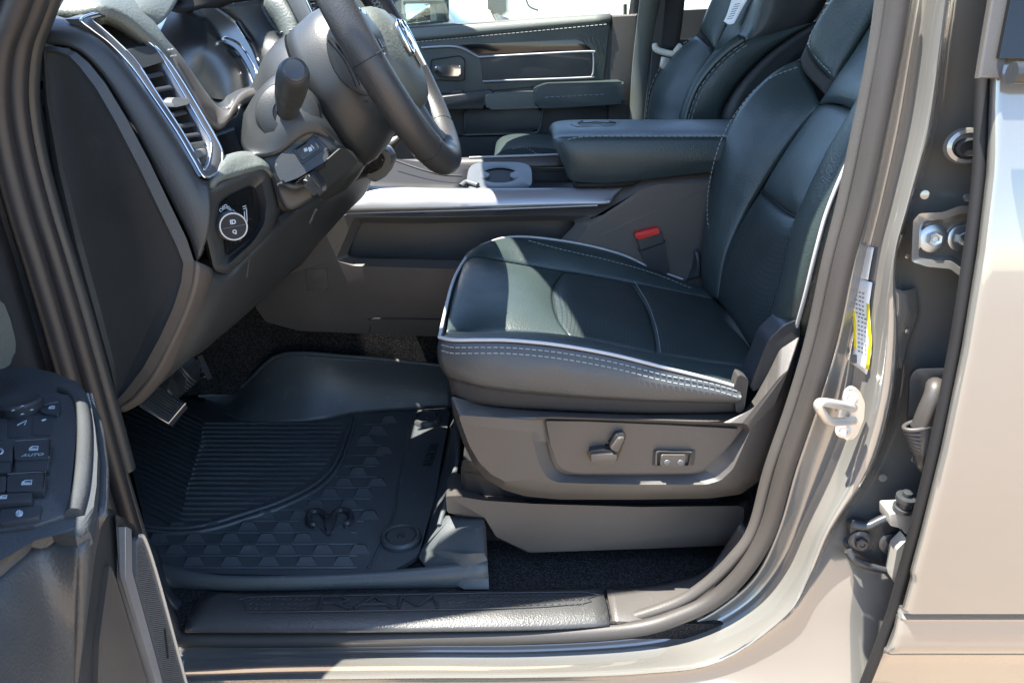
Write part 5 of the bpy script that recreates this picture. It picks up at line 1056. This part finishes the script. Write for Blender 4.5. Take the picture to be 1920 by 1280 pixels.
# shroud skirt facing the door, with the stalk seat
coons('shroud_side', [(468, 290, 1.06), (520, 288, 1.06), (590, 250, 1.08), (660, 296, 1.12)], [(456, 214, 1.12), (482, 172, 1.12), (520, 138, 1.12), (560, 128, 1.12)], M['plastic'], col_, L=[(468, 290, 1.06), (452, 270, 1.09), (456, 214, 1.12)], Rr=[(660, 296, 1.12), (628, 248, 1.10), (594, 195, 1.10), (560, 128, 1.12)], nu=24, nv=20, disp=puff(.012, 3), solid=.01)
sa = Vector((.12, -.93, .34)).normalized()
sc0 = V((540, 212, 1.075))
lathe('stalk_seat', [(.046, -.018), (.042, -.008), (.032, -.002), (.0205, .000), (.020, -.003), (.001, -.003)], sc0, (.2, -.9, .25), M['plastic'], col_, 36)
st = thing('x', 'x', 'x', (0, 0, 0)); bpy.data.objects.remove(st)
tip = V((552, 132, .93)); root = V((538, 206, 1.075)); ax_ = (tip - root).normalized(); Ls = (tip - root).length
stk = lathe('indicator_stalk', [(.015, 0), (.0145, .01), (.0155, .02), (.0185, Ls * .35), (.0195, Ls * .55), (.019, Ls * .56), (.0198, Ls * .57), (.020, Ls * .8), (.0185, Ls * .93), (.016, Ls * .99), (.0145, Ls)], root, ax_, M['plastic'], col_, 28)
lathe('stalk_button', [(.0135, 0), (.0135, .0025), (.0115, .004), (.008, .003), (.001, .0022)], tip - ax_ * .0005, ax_, M['smooth'], stk, 28)
# lower cover with pedal switch and tilt lever
coons('lower_cover', [(466, 294, 1.07), (505, 330, 1.06), (517, 360, 1.06), (528, 395, 1.07), (560, 392, 1.1)], [(500, 275, 1.08), (560, 246, 1.08), (600, 246, 1.09), (640, 272, 1.1), (668, 300, 1.13)], M['plastic'], col_, nu=20, nv=12, disp=puff(.004, 3), solid=.01)
fP = pl3((515, 330, 1.045), (560, 336, 1.052), (600, 260, 1.085))
pod = slabv('switch_pod', [fP(*p) for p in fil([(513, 306), (526, 289), (570, 256), (582, 251), (594, 254), (618, 284), (612, 302), (558, 334), (529, 344), (519, 327)], 6)], Vector((0, .05, -.01)), M['plastic'], col_, .008, 4)
nP = (fP(560, 280) - fP(520, 320)).cross(fP(600, 300) - fP(520, 320)).normalized(); nP = nP if nP.dot(CAM - fP(560, 300)) > 0 else -nP
ps1 = slabv('pedal_switch', [fP(*p) + nP * .002 for p in fil([(549, 282), (591, 256), (607, 281), (566, 309)], 3)], -nP * .01, M['gloss'], col_, .001)
slabv('rocker', [fP(*p) + nP * .0045 for p in fil([(554, 284), (588, 263), (600, 280), (567, 303)], 3)], -nP * .006, M['plastic'], ps1, .0012)
mb = MB()
for q in ([(569, 281), (575, 279), (577, 285), (571, 287)], [(577, 279), (583, 277), (586, 284), (580, 287)]):
    a = [fP(*p) + nP * .0049 for p in q]; mb.add((a, [(0, 1, 2, 3)]))
mb.add(tubemesh([fP(583, 274) + nP * .0048, fP(589, 281) + nP * .0048], .0008, 4))
mb.build('pedal_symbol', M['ink'], ps1, 0)
fQ = pl3((590, 350, 1.075), (612, 301, 1.075), (660, 300, 1.12))
slabv('cover_flap', [fQ(*p) for p in fil([(606, 312), (618, 296), (638, 278), (648, 277), (672, 304), (606, 360), (590, 352), (584, 330)], 4)], Vector((0, .04, -.01)), M['plastic'], col_, .004, 3)
tube('flap_groove', [fQ(*p) + Vector((0, -.001, 0)) for p in [(614, 300), (630, 286), (637, 280)]], .002, M['black'], col_, n=6)
slabv('cover_slot', [fQ(*p) + Vector((0, -.002, 0)) for p in [(560, 338), (606, 306), (612, 312), (572, 340), (554, 344)]], Vector((0, .01, 0)), M['black'], col_, .001)
coons('cover_lip', [(517, 346, 1.055), (526, 372, 1.055), (546, 393, 1.06), (590, 372, 1.08)], [(530, 345, 1.05), (540, 350, 1.05), (556, 350, 1.055), (580, 342, 1.065)], M['plastic'], col_, nu=16, nv=6, disp=puff(-.006, 2), solid=.008)
lv = slab('tilt_lever', [(570, 332), (581, 326), (590, 330), (604, 350), (604, 365), (594, 370), (584, 364), (567, 345)], 1.035, .025, M['plastic'], col_, .007, r=6)
slab('lever_ridge', [(580, 331), (585, 330), (601, 350), (598, 354)], 1.031, .01, M['plastic'], lv, .003, r=3)

sw_ = thing('steering_wheel', 'black leather steering wheel with a chrome ram emblem on its hub', 'steering wheel', HUB)
RR = .195
rim = [wp(math.cos(t) * RR, math.sin(t) * RR) for t in [i * 2 * math.pi / 72 for i in range(72)]]
v, f = tubemesh(rim, .0232, 18, True, up=NW, flat=1.0); mk('rim', v, f, M['rim'], sw_, 180)
for ang in (52, 128, 5, 175):
    t0 = R(ang); c = wp(math.cos(t0) * RR, math.sin(t0) * RR); tt = (RW * -math.sin(t0) + DW * math.cos(t0)); rr = RW * math.cos(t0) + DW * math.sin(t0)
    tube('rim_seam', [c + (rr * math.cos(a) + NW * math.sin(a)) * .0233 for a in [i * math.pi / 9 for i in range(18)]], .0007, M['black'], sw_, n=5, closed=True, straight=True)
mb = MB()
for i in range(34):
    t0 = R(-30 + i * 2.2) if i < 26 else R(-75 + (i - 26) * 2.2)
    for s in (0, 1):
        c0 = wp(math.cos(t0) * (RR - .0222), math.sin(t0) * (RR - .0222), -.006 if s else .006); c1 = wp(math.cos(t0 + .03) * (RR - .0222), math.sin(t0 + .03) * (RR - .0222), .006 if s else -.006)
        mb.add(tubemesh([c0, c1], .0011, 5))
mb.build('rim_stitching', M['thread'], sw_, 60)
# back cover of the hub
v, f = collar(0, [(.118, .094, .112, .03), (.10, .097, .113, .028), (.07, .094, .11, .02), (.045, .088, .102, .014), (.03, .075, .085, .01), (.012, .06, .07, .006)])
mk('hub_cover', v, f, M['plastic'], sw_, 180)
tube('cover_seam', [wp(-.093, .02, -.075), wp(-.086, .05, -.068), wp(-.08, .06, -.05)], .0016, M['black'], sw_, n=6)
# paddle on the back of the near spoke
pdl = slabv('audio_switch', [wp(-.106, .004 + .052 * math.cos(t) , -.048 + .018 * math.sin(t) + .010 * math.cos(t) ** 2) for t in [k * math.pi / 12 for k in range(24)]], Vector((0, .012, 0)), M['smooth'], sw_, .004)
tube('switch_ridge', [wp(-.107, -.035, -.048), wp(-.108, 0, -.042), wp(-.107, .036, -.046)], .0038, M['plastic'], pdl, n=8)
# spokes
for s in (-1, 1):
    P = [wp(s * .07, -.01, -.0), wp(s * .12, -.02, .004), wp(s * .16, -.025, .004), wp(s * .185, -.03, 0)]
    tube('spoke', P, .026, M['plastic'], sw_, n=14, k=4, up=NW, flat=.6)
    P = [wp(s * .03, .07, -.006), wp(s * .035, .11, -.006), wp(s * .045, .15, -.004), wp(s * .055, .186, 0)]
    tube('spoke', P, .018, M['grey'], sw_, n=12, k=4, up=NW, flat=.6)
v2, f2 = [], []
loft('spoke_cover', [[wp(-.06, .08, -.012), wp(-.06, .12, -.014), wp(-.065, .16, -.01), wp(-.07, .185, -.004)], [wp(0, .085, -.02), wp(0, .13, -.02), wp(0, .165, -.014), wp(0, .19, -.006)], [wp(.06, .08, -.012), wp(.06, .12, -.014), wp(.065, .16, -.01), wp(.07, .185, -.004)]], M['plastic'], sw_, k=4, solid=.006)
# airbag pad: soft shield
pad = []
shp = [(0, -.072), (.045, -.07), (.075, -.05), (.084, -.01), (.078, .035), (.055, .075), (.025, .093), (0, .096), (-.025, .093), (-.055, .075), (-.078, .035), (-.084, -.01), (-.075, -.05), (-.045, -.07)]
sm = [Vector((a, b, 0)) for a, b in shp]; sm = dense(sm, 5, True)
LS = []
for sc_, n_ in ((.80, -.02), (.97, -.008), (1.0, .006), (.985, .018), (.93, .030), (.82, .039), (.6, .046), (.3, .049), (.05, .05)):
    LS.append([wp(p.x * sc_, p.y * sc_ + (1 - sc_) * .01 + .014, n_ - .016) for p in sm])
rings('airbag_pad', LS, M['softpad'], sw_, smooth=180)
# chrome ram head on the pad
fe = lambda a, b, n=.0495: wp(a * 1.35, b * 1.35 + .02, n - .0155)
em = slabv('wheel_emblem', [fe(a, b) for a, b in [(-.014, -.016), (0, -.02), (.014, -.016), (.010, .008), (.005, .026), (-.005, .026), (-.010, .008)]], NW * .008, M['chrome'], sw_, .003)
for s in (-1, 1): tube('horn', [fe(s * .006, -.014, .054), fe(s * .016, -.026, .054), fe(s * .028, -.022, .053), fe(s * .032, -.006, .052), fe(s * .026, .008, .051), fe(s * .019, .006, .052)], .0045, M['chrome'], em, n=10)
# thumb control pods left and right of the pad
for s in (-1, 1):
    q = [(.088, -.045), (.12, -.05), (.14, -.035), (.142, .0), (.125, .02), (.09, .018)]
    bz = rings('control_bezel', [[wp(s * a, b, -.01) for a, b in q], [wp(s * a, b, .012) for a, b in q], [wp(s * (a * .95 + .0057), b * .92 - .001, .013) for a, b in q]], M['chrome'], sw_, smooth=40)
    slabv('control_pad', [wp(s * (a * .94 + .0069), b * .91 - .001, .0142) for a, b in q], NW * -.008, M['gloss'], bz, .001)
    mb = MB()
    for i in range(3):
        for j in range(2): mb.add(boxmesh(wp(s * (.103 + j * .02), -.032 + i * .018, .0145), RW * .007, DW * .006, NW * .0012))
    mb.build('control_buttons', M['smooth'], bz)
# ================================================================ parked vehicles across the lot
def car(name, label, x0, Y0, flip, body, prof, wid, wheels, hood_c=None):
    t = thing(name, label, 'parked car', (x0, Y0, 0), 'cars parked beyond the passenger window')
    n = len(prof); secs = [(-.5, .90, .03), (-.47, .97, .0), (-.40, 1.0, 0), (0, 1.02, 0), (.40, 1.0, 0), (.47, .97, 0), (.5, .90, .03)]
    G = []
    zr = 1.4
    for (yy, sc_, dz) in secs:
        row = []
        for (x, z) in prof:
            k = 1.0 if z < zr else 1 - (z - zr) * .22
            row.append(Vector((x0 + flip * x * (1 if sc_ >= 1 else .995), Y0 + wid * yy * k, .25 + (z - .25) * (sc_ if z > .5 else 1))))
        G.append(row)
    vs = [p for r in G for p in r]; fs = []
    for j in range(len(G) - 1):
        for i in range(n): fs.append((j * n + i, j * n + (i + 1) % n, (j + 1) * n + (i + 1) % n, (j + 1) * n + i))
    fs += [tuple(range(n))[::-1], tuple((len(G) - 1) * n + i for i in range(n))]
    mk('body', vs, fs, body, t, 40)
    return t, (lambda x, z: Vector((x0 + flip * x, Y0 - wid * .5 * (1 if z < zr else 1 - (z - zr) * .22) - .012, z)))
def finish(t, at, wheels, glass, lamps, wid, Y0):
    for q in glass:
        slabv('window', [at(*p) for p in q], Vector((0, .03, 0)), M['gloss'], t, .004)
    for (x, r) in wheels:
        p = at(x, r); p.y += .02
        wv = lathe('wheel', [(r, 0), (r, -.0), (r * .98, .012), (r * .7, .02), (r * .68, .008), (r * .2, .012), (r * .05, .014)], Vector((p.x, p.y + .02, r)), (0, -1, 0), M['tyre'], t, 28)
        lathe('rim', [(r * .66, .010), (r * .62, .018), (r * .3, .014), (r * .1, .022), (r * .02, .022)], Vector((p.x, p.y + .02, r)), (0, -1, 0), M['zinc'], wv, 20)
    for q in lamps: slabv('headlight', [at(*p) for p in q], Vector((0, .05, 0)), M['chrome'], t, .006)
suv = [(-2.4, .30), (-2.45, .7), (-2.38, 1.0), (-2.25, 1.12), (-1.2, 1.22), (-.75, 1.30), (-.1, 1.74), (.3, 1.80), (1.5, 1.80), (2.1, 1.70), (2.35, 1.25), (2.42, .8), (2.38, .30), (1.9, .28), (1.82, .62), (1.55, .76), (1.28, .62), (1.2, .28), (-1.1, .28), (-1.18, .62), (-1.45, .76), (-1.72, .62), (-1.8, .28)]
suv = [(x, z * 1.3 if z > .3 else z) for x, z in suv]
t, at = car('parked_car', 'white pickup with a long bonnet parked nearest beyond the passenger window', 2.1, 6.4, 1, M['carwhite'], suv, 1.95, 0)
finish(t, at, [(-1.45, .39), (1.55, .39)], [[(-.6, 1.74), (-.05, 2.18), (.55, 2.23), (.55, 1.72)], [(.62, 1.72), (.62, 2.23), (1.4, 2.23), (1.5, 1.72)]], [[(-2.36, 1.23), (-2.2, 1.27), (-2.0, 1.40), (-2.3, 1.38)]], 1.95, 6.4)
t2, at2 = car('parked_car', 'grey green parked car with a dark windscreen behind the wing mirror', -1.2, 7.6, -1, M['cargrey'], [(x, z * .97) for x, z in suv], 1.9, 0)
finish(t2, at2, [(-1.45, .38), (1.55, .38)], [[(-.6, 1.69), (-.05, 2.1), (.55, 2.15), (.55, 1.66)], [(.62, 1.66), (.62, 2.15), (1.4, 2.15), (1.5, 1.66)]], [[(-2.36, 1.17), (-2.2, 1.2), (-2.0, 1.33), (-2.3, 1.3)]], 1.9, 7.6)

p = V((932, 14, 6.25))
mq = slabv('wing_mirror', [V((912, -30, 6.2)), V((948, -30, 6.2)), V((950, 22, 6.2)), V((940, 30, 6.2)), V((914, 18, 6.2))], Vector((.02, .10, 0)), M['smooth'], t, .01)
tube('mirror_arm', [V((926, 20, 6.22)), V((934, 34, 6.35)), V((950, 40, 6.45))], .03, M['smooth'], t, n=8)
tube('bonnet_seam', [V((984, -10, 5.45)), V((992, 12, 5.43)), V((1010, 20, 5.42))], .008, M['smooth'], t, n=6)
